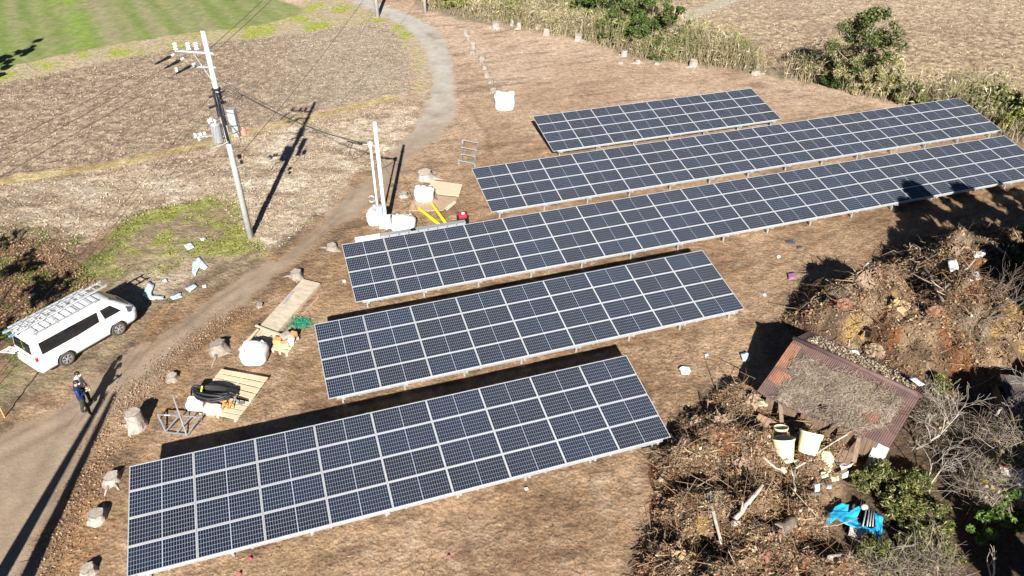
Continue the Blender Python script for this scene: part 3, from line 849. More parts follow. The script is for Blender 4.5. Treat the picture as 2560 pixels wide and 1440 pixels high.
MB().lathe((.52, -.25, 4.5), [(.01, 0), (.08, .02), (.08, .16), (.01, .2)], 10).build('wire_clamp', M['black'], t)
b = MB()
for z in np.arange(1.9, 9.2, .46): b.tube([(.0, 0, z), (.24 if int(z / .46) % 2 else -.24, -.05, z)], .014, 5)
b.build('step_bolts', M['galv'], t)

O = Vector((PX, PY, 0))
for e, tgt in zip(ends, ((-21.9, 18.2, 9.6), (-21.2, 16.6, 9.5), (-20.7, 15.6, 9.4))):
    tg = Vector(tgt); st_ = O + Vector(e) + WD * 1.3
    wire('power_line', st_, st_ + (tg - st_) * 1.9, .25, .008, 'high wire from the upper crossarm of the tall pole over the harvested field', group='upper wires to the left')
for k in range(4):
    st_ = O + Vector((-.28 + .06 * k, -.3 - .05 * k, 8.0 - .28 * k))
    en = Vector((-15.72 + .2 * k, 24.0, 6.75 - .12 * k))
    wire('power_line', st_, st_ + (en - st_) * 2.1, .2, .007, 'black cable leaving the banded middle of the tall pole towards the van', group='middle cables to the left')
    d = (en - st_).normalized()
    MB().tube([st_ + d * .8, st_ + d * .86, st_ + d * 1.0, st_ + d * 1.06], [.02, .05, .05, .02], 8).build('wire_sleeve', M['black'], t)
wire('power_line', O + Vector((.1, .1, 10.2)), (-13.3, 76.2, 11.2), .5, .012, 'upper wire from the tall pole head to the far pole at the road bend')
wire('power_line', O + Vector((.3, .15, 10.05)), (-12.9, 76.2, 10.9), .5, .012, 'second wire from the tall pole head to the far pole at the road bend')
wire('power_line', O + Vector((.45, -.1, 4.9)), (-8.2, 77.6, 9.5), .8, .013, 'low wire from the tall pole waist crossing the harvested field to the bend')
wire('service_cable', O + Vector((1.15, .2, 7.92)), (-7.36, 36.3, 5.0), .35, .030, 'thick service cable slung from the tall pole to the slim white pole')
wire('service_cable', O + Vector((.1, 0, 8.9)), (-6.95, 36.6, 4.6), .35, .010, 'thin pale wire slung from the tall pole towards the twin white poles')
o = wire('guy_wire', (-6.85, 36.3, 4.2), (-4.3, 34.6, 0.0), .0, .010, 'thin guy wire from the white pole down to the soil', n=4)

# twin service poles
t = thing('service_pole', 'taller of the twin white poles behind the longest array', 'service pole', (-6.90, 36.2, 0))
MB().tube([(0, 0, -.2), (0, 0, 5.2), (0, 0, 6.25)], [.125, .105, .09], 14).build('pole', M['whitepaint'], t, smooth=True)
b = MB()
for z in (5.6, 4.5, 2.6): b.lathe((0, 0, z), [(.12, 0), (.13, .02), (.13, .08), (.12, .10)], 14)
b.build('band', M['galv'], t)
MB().box((-.22, -.22, 1.22), (.34, .24, .62)).build('meter_box', mat('blue_grey_box', (.30,.42,.55), .4), t, bevel=.015)
MB().box((.02, -.30, .62), (.62, .34, .72)).build('cabinet', M['whitepaint'], t, bevel=.03)
t = thing('service_pole', 'slim shorter white pole with cable hook, left of its taller twin', 'service pole', (-7.26, 36.25, 0))
MB().tube([(0, 0, -.2), (0, 0, 5.15)], [.06, .052], 12).build('pole', M['whitepaint'], t, smooth=True)
MB().lathe((0, 0, 4.85), [(.02, 0), (.12, .02), (.12, .26), (.02, .3)], 12).build('pole_cap', M['whitepaint'], t, smooth=True)
MB().bar((-.38, .0, 5.0), (0, 0, 5.0), .05).build('hook_arm', M['galv'], t)
b = MB()
b.tube([(-.4, 0, 5.0), (-.8, .02, 5.05), (-1.15, .05, 5.15)], [.05, .05, .03], 8)
b.tube([(-.9, .02, 5.05), (-1.1, -.1, 4.6), (-.9, -.2, 4.25), (-.5, -.1, 4.4), (-.1, 0, 4.75)], .022, 6)
b.build('cable_loop', M['cable'], t, smooth=True)
MB().lathe((-.14, -.12, 1.2), [(.10, 0), (.13, .03), (.13, .32), (.10, .35)], 14).build('meter', M['galv'], t, smooth=True)
b = MB()
for k in range(3): b.tube([(-.25 + .16 * math.cos(a), -.1, 1.85 + .03 * k + .18 * math.sin(a)) for a in np.linspace(0, 6.2, 14)], .013, 5)
b.build('cable_coil', M['galv'], t, smooth=True)

# two poles at the far bend, cut by the top of the picture
for (px, py, h, r, lab) in ((944, 41, 11.5, .20, 'pale utility pole standing inside the far road bend'), (1063, 31, 10.5, .17, 'grey utility pole at the thicket edge beyond the far road bend')):
    p = gp(px, py)
    t = thing('utility_pole', lab, 'utility pole', p)
    MB().tube([(0, 0, -.3), (0, 0, h)], [r, r * .65], 14).build('pole', M['conc'], t, smooth=True)
    MB().bar((-.8, 0, h - .9), (.8, 0, h - .9), .09).build('crossarm', M['galv'], t)
    b = MB()
    for x in (-.7, 0.25, .7): insulator(b, (x, 0, h - .85), (0, 0, 1), .1, 3)
    b.build('insulator_row', M['porcelain'], t)

# ------------------------------------------------------------------ van
def rring(xf, xr, w, z, cf, cr, n=7):
    """rounded plan outline at height z: front x, rear x, half width, corner radii"""
    pts = []
    for (cx, cy, r, a0) in ((xf - cf, w - min(cf, w * .98), cf, 0), (xr + cr, w - min(cr, w * .98), cr, 90), (xr + cr, -w + min(cr, w * .98), cr, 180), (xf - cf, -w + min(cf, w * .98), cf, 270)):
        ry = min(r, w * .98)
        for k in range(n):
            a = R(a0 + 90 * k / (n - 1))
            # quarter ellipse, starts along +x for the front-left corner
            pts.append((cx + r * math.cos(a), cy + ry * math.sin(a), z))
    return pts
def build_van():
    hd = math.atan2(2.05, 1.35)
    t = thing('van', 'white high roof van with ladders on its roof, parked on the verge', 'van', (-19.02, 26.39, 0), hd)
    lev = [(.26, 2.20, -2.28, .80), (.34, 2.33, -2.33, .835), (.60, 2.37, -2.35, .845), (.85, 2.34, -2.35, .848), (1.02, 2.25, -2.34, .845), (1.12, 2.12, -2.33, .84), (1.40, 1.86, -2.30, .81),
           (1.66, 1.60, -2.26, .775), (1.82, 1.40, -2.22, .745), (1.91, 1.22, -2.16, .70), (1.965, .95, -2.0, .60), (1.99, .60, -1.75, .42)]
    b = MB()
    rings = [rring(xf, xr, w, z, .34 if z < 1.9 else .3, .14 if z < 1.9 else .25) for z, xf, xr, w in lev]
    n = len(rings[0])
    vs = [p for r_ in rings for p in r_]
    fs = [(i*n+k, i*n+(k+1)%n, (i+1)*n+(k+1)%n, (i+1)*n+k) for i in range(len(rings)-1) for k in range(n)]
    fs += [tuple(range(n-1, -1, -1)), tuple((len(rings)-1)*n+k for k in range(n))]
    b.add(vs, fs)
    body = b.build('body', M['vanpaint'], t, smooth=True)
    def prof(z, i): return float(np.interp(z, [l[0] for l in lev], [l[i] for l in lev]))
    def patch(name, poly, m, side, off=.006, nx=10, nz=4):
        """glass lying on the flank: outline given in (x, z), bilinear between 4 corners with rounded look"""
        (x0, z0), (x1, z1), (x2, z2), (x3, z3) = poly
        vs, fs = [], []
        for j in range(nz + 1):
            v = j / nz
            for i in range(nx + 1):
                u = i / nx
                x = (x0*(1-u)+x1*u)*(1-v) + (x3*(1-u)+x2*u)*v; z = (z0*(1-u)+z1*u)*(1-v) + (z3*(1-u)+z2*u)*v
                y = prof(z, 3)
                xf = prof(z, 1) - .34
                if x > xf: y = y - .34 + math.sqrt(max(0, 1 - ((x - xf) / .34) ** 2)) * .34
                vs.append((x, side * (y + off), z))
        for j in range(nz):
            for i in range(nx):
                a = j*(nx+1)+i
                fs.append((a, a+1, a+nx+2, a+nx+1) if side < 0 else (a, a+nx+1, a+nx+2, a+1))
        return MB().add(vs, fs).build(name, m, t, smooth=True)
    for s in (-1, 1):
        patch('side_window', [(-2.02, 1.13), (-.52, 1.11), (-.52, 1.66), (-1.98, 1.67)], M['glass_dark'], s)
        patch('side_window', [(-.49, 1.11), (.56, 1.16), (.62, 1.64), (-.49, 1.66)], M['glass_dark'], s)
        patch('front_door_window', [(.82, 1.14), (1.62, 1.13), (1.24, 1.62), (.76, 1.63)], M['glass_dark'], s)
        MB().bar((-.505, s * .842, 1.10), (-.505, s * .795, 1.66), .02, .02).build('window_pillar', M['black'], t)
        MB().bar((-2.1, s * .853, .70), (1.9, s * .853, .70), .012, .03).build('body_line', M['vanpaint'], t)
        MB().bar((-1.0, s * .858, .92), (-.82, s * .858, .92), .02, .03).bar((.70, s * .858, .94), (.88, s * .858, .94), .02, .03).build('door_handle', M['vanpaint'], t)
        for x_ in (-.52, .72, 1.66): MB().bar((x_, s * (prof(.42, 3) + .002), .42), (x_, s * (prof(1.02, 3) + .002), 1.02), .012, .012).build('door_seam', M['dullsteel'], t)
        MB().bar((-2.05, s * .836, .335), (2.0, s * .836, .335), .02, .03).build('sill_seam', M['dullsteel'], t)
        MB().bar((-2.1, s * (prof(1.02, 3) + .003), 1.04), (-.5, s * (prof(1.02, 3) + .003), 1.04), .012, .03).build('door_runner', M['galv'], t)
    # windscreen, rear window
    def across(name, z0, z1, w0, w1, idx, m, sgn, off=.008):
        vs, fs = [], []
        nx, nz = 14, 5
        cr = .34 if sgn > 0 else .14
        for j in range(nz + 1):
            z = z0 + (z1 - z0) * j / nz
            hw = w0 + (w1 - w0) * j / nz
            W = prof(z, 3)
            for i in range(nx + 1):
                y = -hw + 2 * hw * i / nx
                e = max(0, abs(y) - (W - cr)) / cr
                x = prof(z, idx) - sgn * cr * (1 - math.sqrt(max(0, 1 - min(1, e) ** 2)))
                vs.append((x + sgn * off, y, z))
        for j in range(nz):
            for i in range(nx):
                a = j*(nx+1)+i
                fs.append((a, a+1, a+nx+2, a+nx+1))
        return MB().add(vs, fs).build(name, m, t, smooth=True)
    across('windscreen', 1.12, 1.80, .70, .62, 1, M['glass_dark'], 1)
    across('rear_window', 1.20, 1.72, .66, .62, 2, M['glass_dark'], -1)
    MB().bar((-2.325, -.10, 1.24), (-2.27, -.02, 1.70), .006, .05).build('rear_sticker', mat('lime_sticker', (.35,.75,.05), .5), t)
    MB().box((2.37, 0, .74), (.03, .95, .13)).build('grille', M['lamp'], t)
    MB().box((2.345, 0, .42), (.06, 1.3, .14)).build('lower_grille', M['black'], t)
    MB().box((2.385, 0, .56), (.012, .34, .16)).build('number_plate', M['whitepaint'], t)
    MB().box((-2.36, 0, .52), (.07, 1.5, .22)).build('rear_bumper', M['vanpaint'], t, bevel=.03)
    MB().box((-2.372, 0, .92), (.02, .5, .14)).build('number_plate_recess', M['greyboard'], t)
    MB().bar((-2.352, -.62, 1.02), (-2.352, .62, 1.02), .012, .012).build('tailgate_seam', M['galv'], t)
    for s in (-1, 1):
        MB().ball((2.20, s * .66, .80), (.13, .17, .13), 12, 8).build('headlight', M['lamp'], t, smooth=True)
        MB().box((-2.27, s * .805, 1.02), (.13, .075, .20)).build('tail_light', M['redlamp'], t, bevel=.02)
        MB().box((-2.27, s * .812, .82), (.12, .07, .18)).build('reverse_light', M['greyboard'], t, bevel=.02)
        MB().box((1.72, s * .97, 1.15), (.10, .17, .24)).bar((1.66, s * .82, 1.06), (1.70, s * .93, 1.08), .04).build('mirror', M['vanpaint'], t, bevel=.015)
        MB().bar((1.55, s*.72, 1.95 - .78), (1.25, s*.74, 1.18), .02).build('quarter_trim', M['black'], t)
    # wheels
    for x in (1.23, -1.22):
        for s in (-1, 1):
            w = MB().lathe((0, 0, 0), [(.20, -.10), (.325, -.10), (.345, -.07), (.345, .07), (.325, .10), (.215, .10), (.20, .06)], 28, axis='y', cap=False).build('wheel', M['rubber'], t, smooth=True)
            w.location = (x, s * .765, .335)
            b = MB().lathe((0, 0, 0), [(.02, .045), (.205, .045), (.21, .07), (.2, .07)], 24, axis='y', cap=False)
            rim = b.build('rim_shadow', M['black'], w)
            b = MB()
            for k in range(6):
                a = 2 * math.pi * k / 6
                for da in (-.16, .16): b.bar((.05 * math.cos(a), .09, .05 * math.sin(a)), (.195 * math.cos(a + da), .092, .195 * math.sin(a + da)), .03, .035, up=(0, 1, 0))
            b.lathe((0, .085, 0), [(.02, 0), (.06, .0), (.06, .02), (.02, .03)], 14, axis='y')
            b.lathe((0, 0, 0), [(.185, .07), (.21, .07), (.215, .102), (.195, .104)], 28, axis='y', cap=False)
            rb = b.build('rim', M['chrome'], w)
            if s < 0: w.rotation_euler = (0, 0, math.pi)
            arch = MB()
            pts = [(x + .42 * math.cos(a), s * .853, .32 + .42 * math.sin(a)) for a in np.linspace(0.02, math.pi - .02, 22)]
            arch.add([(x, s * .853, .26)] + pts + [(x - .42, s * .84, .26), (x + .42, s * .84, .26)], [tuple(range(0, 23))] )
            arch.build('wheel_arch', M['black'], t)
    # roof rack: two rails and many thin cross bars
    for y in (-.60, .60):
        MB().bar((-1.95, y, 2.03), (.92, y, 2.03), .045, .05).build('rack_rail', M['galv'], t)
        for x in (-1.85, -.9, 0, .8): MB().bar((x, y * 1.03, 1.90), (x, y, 2.02), .04).build('rack_foot', M['galv'], t)
    xb = (-1.85, -1.78, -1.5, -1.22, -.95, -.88, -.6, -.3, -.05, .05, .3, .55, .62, .85)
    for x in xb: MB().bar((x, -.60, 2.06), (x, .60, 2.06), .022).build('rack_bar', M['galv'], t)
    return t, hd
van, vh = build_van()
VM = Matrix.Translation((-19.02, 26.39, 0)) @ Matrix.Rotation(vh, 4, 'Z')
def ladder(name, label, L, w, r, nr, railw, parent_m, group=None, m='alu', feet=None):
    t = thing(name, label, 'ladder', (0, 0, 0), 0, group)
    t.matrix_world = parent_m
    for y in (-w / 2, w / 2):
        MB().bar((0, y, 0), (L, y, 0), railw, r).build('stile', M[m], t)
        if feet: MB().bar((-.10, y, 0), (.12, y, -.01), railw * 1.3, r * 1.2).build('foot', feet, t)
    b = MB()
    for k in range(nr):
        x = L * (k + .5) / nr
        MB().bar((x, -w / 2, .01), (x, w / 2, .01), .045, .035).build('rung', M[m], t)
    return t
bf = mat('blue_foot', (.25,.42,.55), .6)
ladder('ladder', 'long aluminium extension ladder lying on the roof of the van', 4.25, .46, .06, 13, .075, VM @ Matrix.Translation((-2.50, .19, 2.12)), feet=bf)
ladder('ladder', 'shorter aluminium ladder lying beneath the long one on the van roof', 3.3, .36, .05, 10, .05, VM @ Matrix.Translation((-2.30, .46, 2.095)) )
a = gp(10, 873, .10); bq = VM @ Vector((-2.36, .35, 1.05))
dirv = (bq - a); Lq = dirv.length
rotq = dirv.to_track_quat('X', 'Z').to_matrix().to_4x4()
ladder('step_ladder', 'white step ladder leaning on the rear of the van', Lq, .40, .05, 5, .04, Matrix.Translation(a) @ rotq, m='whitepaint')
p = gp(12, 1043)
t = MB().tube([(0, 0, -.2), (.02, 0, 1.85)], [.035, .03], 6).build('stake', mat('ochre_stake', (.55,.30,.10), .8)); t.location = p
tag(t, 'thin ochre wooden stake at the left picture edge, near the two people', 'stake')

# ------------------------------------------------------------------ people
def skin_mesh(name, nodes, edges, mats, parent=None, matfn=None, sub=2):
    """nodes {key: (x, y, z, r)}; edges; matfn(co) -> material slot"""
    keys = list(nodes)
    me = bpy.data.meshes.new(name)
    me.from_pydata([nodes[k][:3] for k in keys], [(keys.index(a), keys.index(b)) for a, b in edges], [])
    o = link(name, me)
    md = o.modifiers.new('skin', 'SKIN'); md.use_smooth_shade = True
    for i, k in enumerate(keys):
        r_ = nodes[k][3]
        me.skin_vertices[0].data[i].radius = (r_, r_ if len(nodes[k]) < 5 else nodes[k][4])
        me.skin_vertices[0].data[i].use_root = (i == 0)
    o.modifiers.new('sub', 'SUBSURF').levels = sub
    dg = bpy.context.evaluated_depsgraph_get()
    m2 = bpy.data.meshes.new_from_object(o.evaluated_get(dg))
    bpy.data.objects.remove(o)
    m2.name = name
    for m in mats: m2.materials.append(m)
    for p_ in m2.polygons:
        p_.use_smooth = True
        if matfn: p_.material_index = matfn(p_.center)
    return link(name, m2, parent)
def person(loc, rz, label, jacket, trousers, hair_m, cap=None, hold=True, shoe=None, head_dn=.05, step=.14):
    t = thing('person', label, 'person', loc, rz)
    # faces local +y
    N = {'pel': (0, 0, .97, .155, .12), 'wai': (0, .01, 1.10, .165, .125), 'che': (0, .02, 1.30, .19, .135), 'shm': (0, .015, 1.43, .15, .10), 'nec': (0, .03, 1.52, .058), 'hd0': (0, .05, 1.58, .075), 'hd1': (0, .05 + head_dn, 1.66, .098, .105), 'hd2': (0, .04 + head_dn, 1.745, .07)}
    E = [('pel','wai'),('wai','che'),('che','shm'),('shm','nec'),('nec','hd0'),('hd0','hd1'),('hd1','hd2')]
    for s, n in ((-1, 'l'), (1, 'r')):
        fy = step * s
        N.update({n+'hip': (s*.10, .0, .90, .105), n+'kne': (s*.12, .04 + fy*.6, .50, .078), n+'ank': (s*.13, fy - .02, .10, .055), n+'toe': (s*.145, fy + .16, .05, .045)})
        E += [('pel', n+'hip'), (n+'hip', n+'kne'), (n+'kne', n+'ank'), (n+'ank', n+'toe')]
        N.update({n+'sho': (s*.215, .01, 1.41, .085), n+'elb': (s*.29, .02, 1.14, .066), n+'wri': (s*.10, .27, 1.20, .042) if hold else (s*.30, .08, .92, .04)})
        E += [('shm', n+'sho'), (n+'sho', n+'elb'), (n+'elb', n+'wri')]
    def mf(c):
        if c.z > 1.535: return 2
        if c.z > .93: return 0
        if c.z < .10: return 3
        return 1
    skin_mesh('body', N, E, [jacket, trousers, M['skin'], shoe or M['shoe']], t, mf)
    # hands: palm, four fingers curling round, thumb
    for s, n in ((-1, 'l'), (1, 'r')):
        w = Vector(N[n+'wri'][:3])
        dr = Vector((-s * .45, .75, -.05)).normalized() if hold else Vector((0, .15, -1)).normalized()
        side = Vector((0, 0, 1)) if hold else Vector((0, 1, 0))
        H = {'w': (*w, .030), 'p': (*(w + dr * .06), .036, .022), 'q': (*(w + dr * .095), .038, .02)}
        HE = [('w','p'),('p','q')]
        for k in range(4):
            o_ = side * (.033 - .022 * k)
            L_ = (.060, .070, .066, .050)[k]
            b0 = w + dr * .10 + o_; b1 = b0 + dr * L_ * .5 + Vector((-s*.012, 0, 0)); b2 = b1 + (dr * .4 + Vector((-s*.8, -.2, 0))).normalized() * L_ * .5
            H.update({f'a{k}': (*b0, .011), f'b{k}': (*b1, .010), f'c{k}': (*b2, .008)})
            HE += [('q', f'a{k}'), (f'a{k}', f'b{k}'), (f'b{k}', f'c{k}')]
        tb = w + dr * .04 + side * .034
        H.update({'t0': (*tb, .013), 't1': (*(tb + dr * .03 + side * .022), .011), 't2': (*(tb + dr * .058 + side * .018 + Vector((-s*.012, 0, 0))), .009)})
        HE += [('p','t0'),('t0','t1'),('t1','t2')]
        skin_mesh('hand', H, HE, [M['skin']], t, None, 1)
    hy = .05 + head_dn
    g = MB()
    b = MB()   # hair shell
    vs, fs = [], []
    n_, m_ = 16, 8
    for i in range(m_ + 1):
        th = (math.pi * .60) * i / m_
        for k in range(n_):
            a = 2 * math.pi * k / n_
            fr = 1.0 if math.sin(a) < .35 else 1 - .45 * (math.sin(a) - .35) / .65
            th2 = th * fr
            vs.append((.092 * math.sin(th2) * math.cos(a), hy - .012 + .112 * math.sin(th2) * math.sin(a), 1.685 + .100 * math.cos(th2)))
    for i in range(m_):
        for k in range(n_): fs.append((i*n_+k, (i+1)*n_+k, (i+1)*n_+(k+1)%n_, i*n_+(k+1)%n_))
    b.add(vs, fs).build('hair', hair_m, t, smooth=True)
    if cap:
        vs2 = [(x * 1.08, (y - hy) * 1.08 + hy, (z - 1.685) * 1.08 + 1.69) for x, y, z in vs[:n_ * 7]]
        MB().add(vs2, [f for f in fs if max(f) < n_ * 7]).box((0, hy + .13, 1.715), (.15, .11, .012)).build('cap', cap, t, smooth=False)
    for s in (-1, 1):
        MB().ball((s * .088, hy - .005, 1.655), (.014, .024, .034), 8, 6).build('ear', M['skin'], t, smooth=True)
        MB().ball((s * .033, hy + .098, 1.668), (.014, .008, .009), 8, 6).build('eye', M['black'], t, smooth=True)
    MB().ball((0, hy + .108, 1.645), (.014, .02, .024), 8, 6).build('nose', M['skin'], t, smooth=True)
    vs, fs = [], []
    for i in range(6):
        z = 1.572 + .078 * i / 5
        for k in range(9):
            a = R(20 + 140 * k / 8)
            bul = 1 + .10 * math.sin(math.pi * i / 5)
            vs.append((.092 * bul * math.cos(a), hy + .004 + .112 * bul * math.sin(a), z))
    for i in range(5):
        for k in range(8): fs.append((i*9+k, i*9+k+1, (i+1)*9+k+1, (i+1)*9+k))
    MB().add(vs, fs).build('face_mask', M['mask'], t, smooth=True)
    MB().lathe((0, .025, 1.455), [(.085, 0), (.088, .05), (.078, .07)], 14).build('collar', jacket, t, smooth=True)
    return t
pa = gp(219, 1036); pa.z = 0
person(pa, R(-62), 'person in navy down jacket and dark trousers holding a remote controller on the track', M['navy'], M['olive'], M['hair'], shoe=M['shoe'])
rc_ = thing('remote_controller', 'small dark remote controller held by the person in navy', 'controller', pa, R(-62))
MB().box((0, .40, 1.19), (.15, .10, .035)).build('controller_body', M['greyboard'], rc_, bevel=.01)
MB().box((0, .45, 1.235), (.13, .012, .075)).build('controller_screen', M['black'], rc_)
pb = pa + Vector((-.20, .52, 0))
person(pb, R(-78), 'person in light grey jacket and white mask standing behind the person in navy', M['greycloth'], M['olive'], M['hair'], hold=False, step=-.08)

# ------------------------------------------------------------------ plants
def clump_cloud(g, N, centers, radii, hollow=.35):
    c = np.array(centers, float); r = np.array(radii, float)
    w = r ** 2 / (r ** 2).sum()
    i = g.choice(len(c), N, p=w)
    d = g.normal(size=(N, 3)); d /= np.linalg.norm(d, axis=1, keepdims=True)
    rad = r[i] * (hollow + (1 - hollow) * g.random(N) ** .5)
    return c[i] + d * rad[:, None] * np.array([1, 1, .8])
def crown_centers(g, n, R_, H, z0):
    """uneven clumps filling an egg-shaped crown"""
    out, rr = [], []
    for k in range(n):
        z = g.random()
        prof = math.sin(math.pi * min(1, .12 + .88 * z)) ** .7
        a = g.random() * 2 * math.pi
        q = R_ * prof * (.25 + .75 * g.random() ** .6)
        out.append((q * math.cos(a), q * math.sin(a), z0 + H * z)); rr.append(R_ * (.11 + .19 * g.random()))
    return out, rr
def tree(name, label, cat, loc, H, CR, z0, n, nl, lsz, cols, seed, group=None, lean=(0, 0), tr=.12, asp=.5, bark='bark', stems=1, sparse=.3):
    g = np.random.default_rng(seed); rr_ = random.Random(seed)
    t = thing(name, label, cat, loc, 0, group)
    cs, rs = crown_centers(g, n, CR, H - z0, z0)
    cs = [(x + lean[0] * z / H, y + lean[1] * z / H, z) for x, y, z in cs]
    b = MB()
    for s in range(stems):
        o = (.0, .0) if stems == 1 else (.15 * math.cos(2.4 * s), .15 * math.sin(2.4 * s))
        top = cs[rr_.randrange(len(cs))] if stems > 1 else (lean[0] * .8, lean[1] * .8, H * .85)
        pts = [(o[0], o[1], -.2)]
        for k in range(1, 6):
            f = k / 5
            pts.append((o[0] + (top[0] - o[0]) * f + rr_.uniform(-1, 1) * .06 * H * .3, o[1] + (top[1] - o[1]) * f + rr_.uniform(-1, 1) * .06 * H * .3, top[2] * f))
        b.tube(pts, [tr * (1 - .8 * k / 5) for k in range(6)], 7)
    b.build('trunk', M[bark], t, smooth=True)
    b = MB()
    for c in cs[::2]:
        z1 = max(.25 * H * .5, c[2] * .55)
        st_ = (lean[0] * z1 / H, lean[1] * z1 / H, z1)
        m_ = tuple((st_[i] + c[i]) / 2 + rr_.uniform(-.1, .1) for i in range(3))
        b.tube([st_, m_, c], [tr * .35, tr * .22, .012], 5)
    b.build('limbs', M[bark], t, smooth=True)
    P = clump_cloud(g, nl, cs, rs, sparse)
    P[:, 2] = np.maximum(P[:, 2], .05)
    np_leaves('crown', P, lsz * (.55 + .9 * g.random(nl)), M['leaf'], t, pick(g, nl, *cols, .35), asp, .5, seed)
    return t
EVG = ([(.035,.062,.016),(.055,.09,.02),(.09,.12,.03)], [4, 3, 1])
EVG3 = ([(.045,.075,.018),(.085,.115,.028),(.15,.165,.05),(.19,.17,.07)], [3, 3, 2, 1])
EVG2 = ([(.045,.085,.02),(.08,.13,.028),(.14,.17,.045)], [3, 3, 2])
OLV = ([(.20,.20,.08),(.14,.16,.05),(.30,.27,.13),(.09,.11,.035)], [3, 3, 2, 2])
YGR = ([(.24,.25,.05),(.16,.20,.045),(.36,.30,.08)], [3, 3, 1])
BAM = ([(.13,.15,.04),(.21,.22,.065),(.42,.36,.18),(.07,.09,.026)], [3, 3, 2, 3])
CAM = ([(.06,.12,.022),(.12,.20,.035),(.22,.28,.07)], [3, 3, 1])

REEDC = ([(.44,.37,.21),(.34,.31,.14),(.54,.46,.31),(.24,.24,.09)], [3, 3, 2, 3])
def thicket():
    g = np.random.default_rng(31)
    edge = np.array(pxpoly([(1090,26),(1240,60),(1450,98),(1600,148),(1760,163),(1885,186),(2050,214),(2250,263),(2400,300),(2560,372),(2700,440)]))
    N = 9500
    q = in_poly(THICKET, N * 2, g)
    dn = fbm(q[:, 0], q[:, 1], 3., 3, 5)
    gap = np.exp(-((q[:, 0] - 21.2) / 1.6) ** 2) + .9 * np.exp(-((q[:, 0] - 30.0) / 1.3) ** 2)
    k = (dn > .40 + .25 * g.random(len(q)) - .12) & (g.random(len(q)) > gap) & ((q[:, 0] < 27) | (g.random(len(q)) < .5)) & (q[:, 0] < 42) & (q[:, 1] < 84)
    q = q[k][:N]; N = len(q)
    hN = (.9 + 2.0 * fbm(q[:, 0], q[:, 1], 4., 2, 8)) * np.where(q[:, 0] > 12, 1.05, .85) * np.where(q[:, 0] > 27, .7, 1)
    P = np.column_stack([q, np.zeros(N)])
    D = np.column_stack([.18 * g.normal(size=N) + .08, .16 * g.normal(size=N), np.ones(N)])
    o = np_sticks('reed_thicket', P, D, hN * (.7 + .5 * g.random(N)), .012 + .012 * g.random(N), M['debris'], None, pick(g, N, [(.46,.38,.24),(.36,.31,.17),(.55,.47,.34),(.27,.22,.14)], [3, 3, 2, 1]), .06, .5, 2)
    tag(o, 'dry tan reeds and dwarf bamboo filling the strip between site and stalk field', 'reeds', kind='stuff')
    NL = 42000
    i = g.integers(0, N, NL)
    f = g.random(NL) ** .6
    P2 = P[i] + D[i] / np.linalg.norm(D[i], axis=1, keepdims=True) * (hN[i] * f * 1.1)[:, None] + g.normal(size=(NL, 3)) * .14
    P2[:, 2] = np.maximum(P2[:, 2], .04)
    green = fbm(P2[:, 0], P2[:, 1], 2.4, 3, 66)
    cA = pick(g, NL, [(.44,.37,.22),(.34,.30,.15),(.52,.45,.31)], [3, 3, 2], .3); cB = pick(g, NL, [(.22,.24,.08),(.28,.28,.11),(.14,.17,.05)], [3, 2, 2], .3)
    c = np.where((green > .52 + .22 * (g.random(NL) - .5))[:, None], cB, cA)
    lo = np_leaves('reed_leaves', P2, .11 + .20 * g.random(NL), M['leaf'], o, c, .13, .2, 5)
    lo['kind'] = 'stuff'
thicket()
for i, (px, py, h, r, cols, lab) in enumerate([
        (1492, 66, 4.6, 2.0, EVG2, 'dark green shrub in the thicket, leftmost of the tall ones behind the stump row'),
        (1560, 84, 5.0, 2.1, EVG3, 'tall dark evergreen shrub at the top of the thicket, right of its neighbour'),
        (1622, 104, 4.8, 2.0, EVG2, 'broad green shrub in the thicket, just short of the grey farm track'),
        (1676, 122, 3.8, 1.6, EVG3, 'green shrub at the right end of the dark shrub row below the farm track'),
        (1452, 52, 3.4, 1.6, EVG2, 'green shrub at the left end of the dark shrub row in the thicket'), (1530, 108, 3.0, 1.4, EVG3, 'lower dark shrub in front of the tall evergreen shrubs, left side'), (1590, 124, 3.0, 1.4, EVG2, 'lower green shrub in front of the tall evergreen shrubs, right side'),
        (1130, 18, 2.2, 1.5, YGR, 'yellow green bush at the thicket edge near the far grey pole'),
        (1215, 6, 2.6, 1.5, OLV, 'olive bush behind the thicket edge at the top of the picture'),
        (1640, 150, 1.5, .8, EVG2, 'low bright green bush at the thicket foot beside two small stumps'),
        (1810, 150, 1.7, .9, OLV, 'olive bush near the right end of the reeds, before the bare gap'),
        (2088, 214, 1.9, 1.3, EVG, 'dark rounded bush left of the lone small tree'),
        (2106, 224, 3.6, 1.5, REEDC, 'tall olive scrub wrapped round the trunk of the lone small tree'), (2150, 232, 4.4, 1.6, REEDC, 'olive scrub right behind the trunk of the lone small tree'), (2205, 240, 3.2, 1.6, REEDC, 'olive scrub between the lone small tree and the array corner'),
        (2190, 236, 2.0, 1.3, YGR, 'yellow green bush at the foot of the lone small tree'),
        (2270, 262, 1.6, 1.2, OLV, 'low olive bush right of the lone small tree behind the second array'),
        (2480, 300, 2.4, 1.5, OLV, 'olive green bush at the right picture edge beyond the array corner'),
        (2545, 330, 2.6, 1.6, YGR, 'yellowish bush cut by the right picture edge beyond the arrays'),
        (2425, 275, 1.5, 1.1, OLV, 'scrubby olive bush behind the right corner of the second array')]):
    p = gp(px, py)
    rd = cols is REEDC
    tree('bush', lab, 'bush', p, h, r, .1, 40 if r > 1.2 else 18, 3600 if r > 1.2 else 1400, .2 if rd else .115, cols, 300 + i, tr=.05, stems=3, asp=.13 if rd else .5, sparse=.05)
p = Vector((26.0, 57.6, 0))
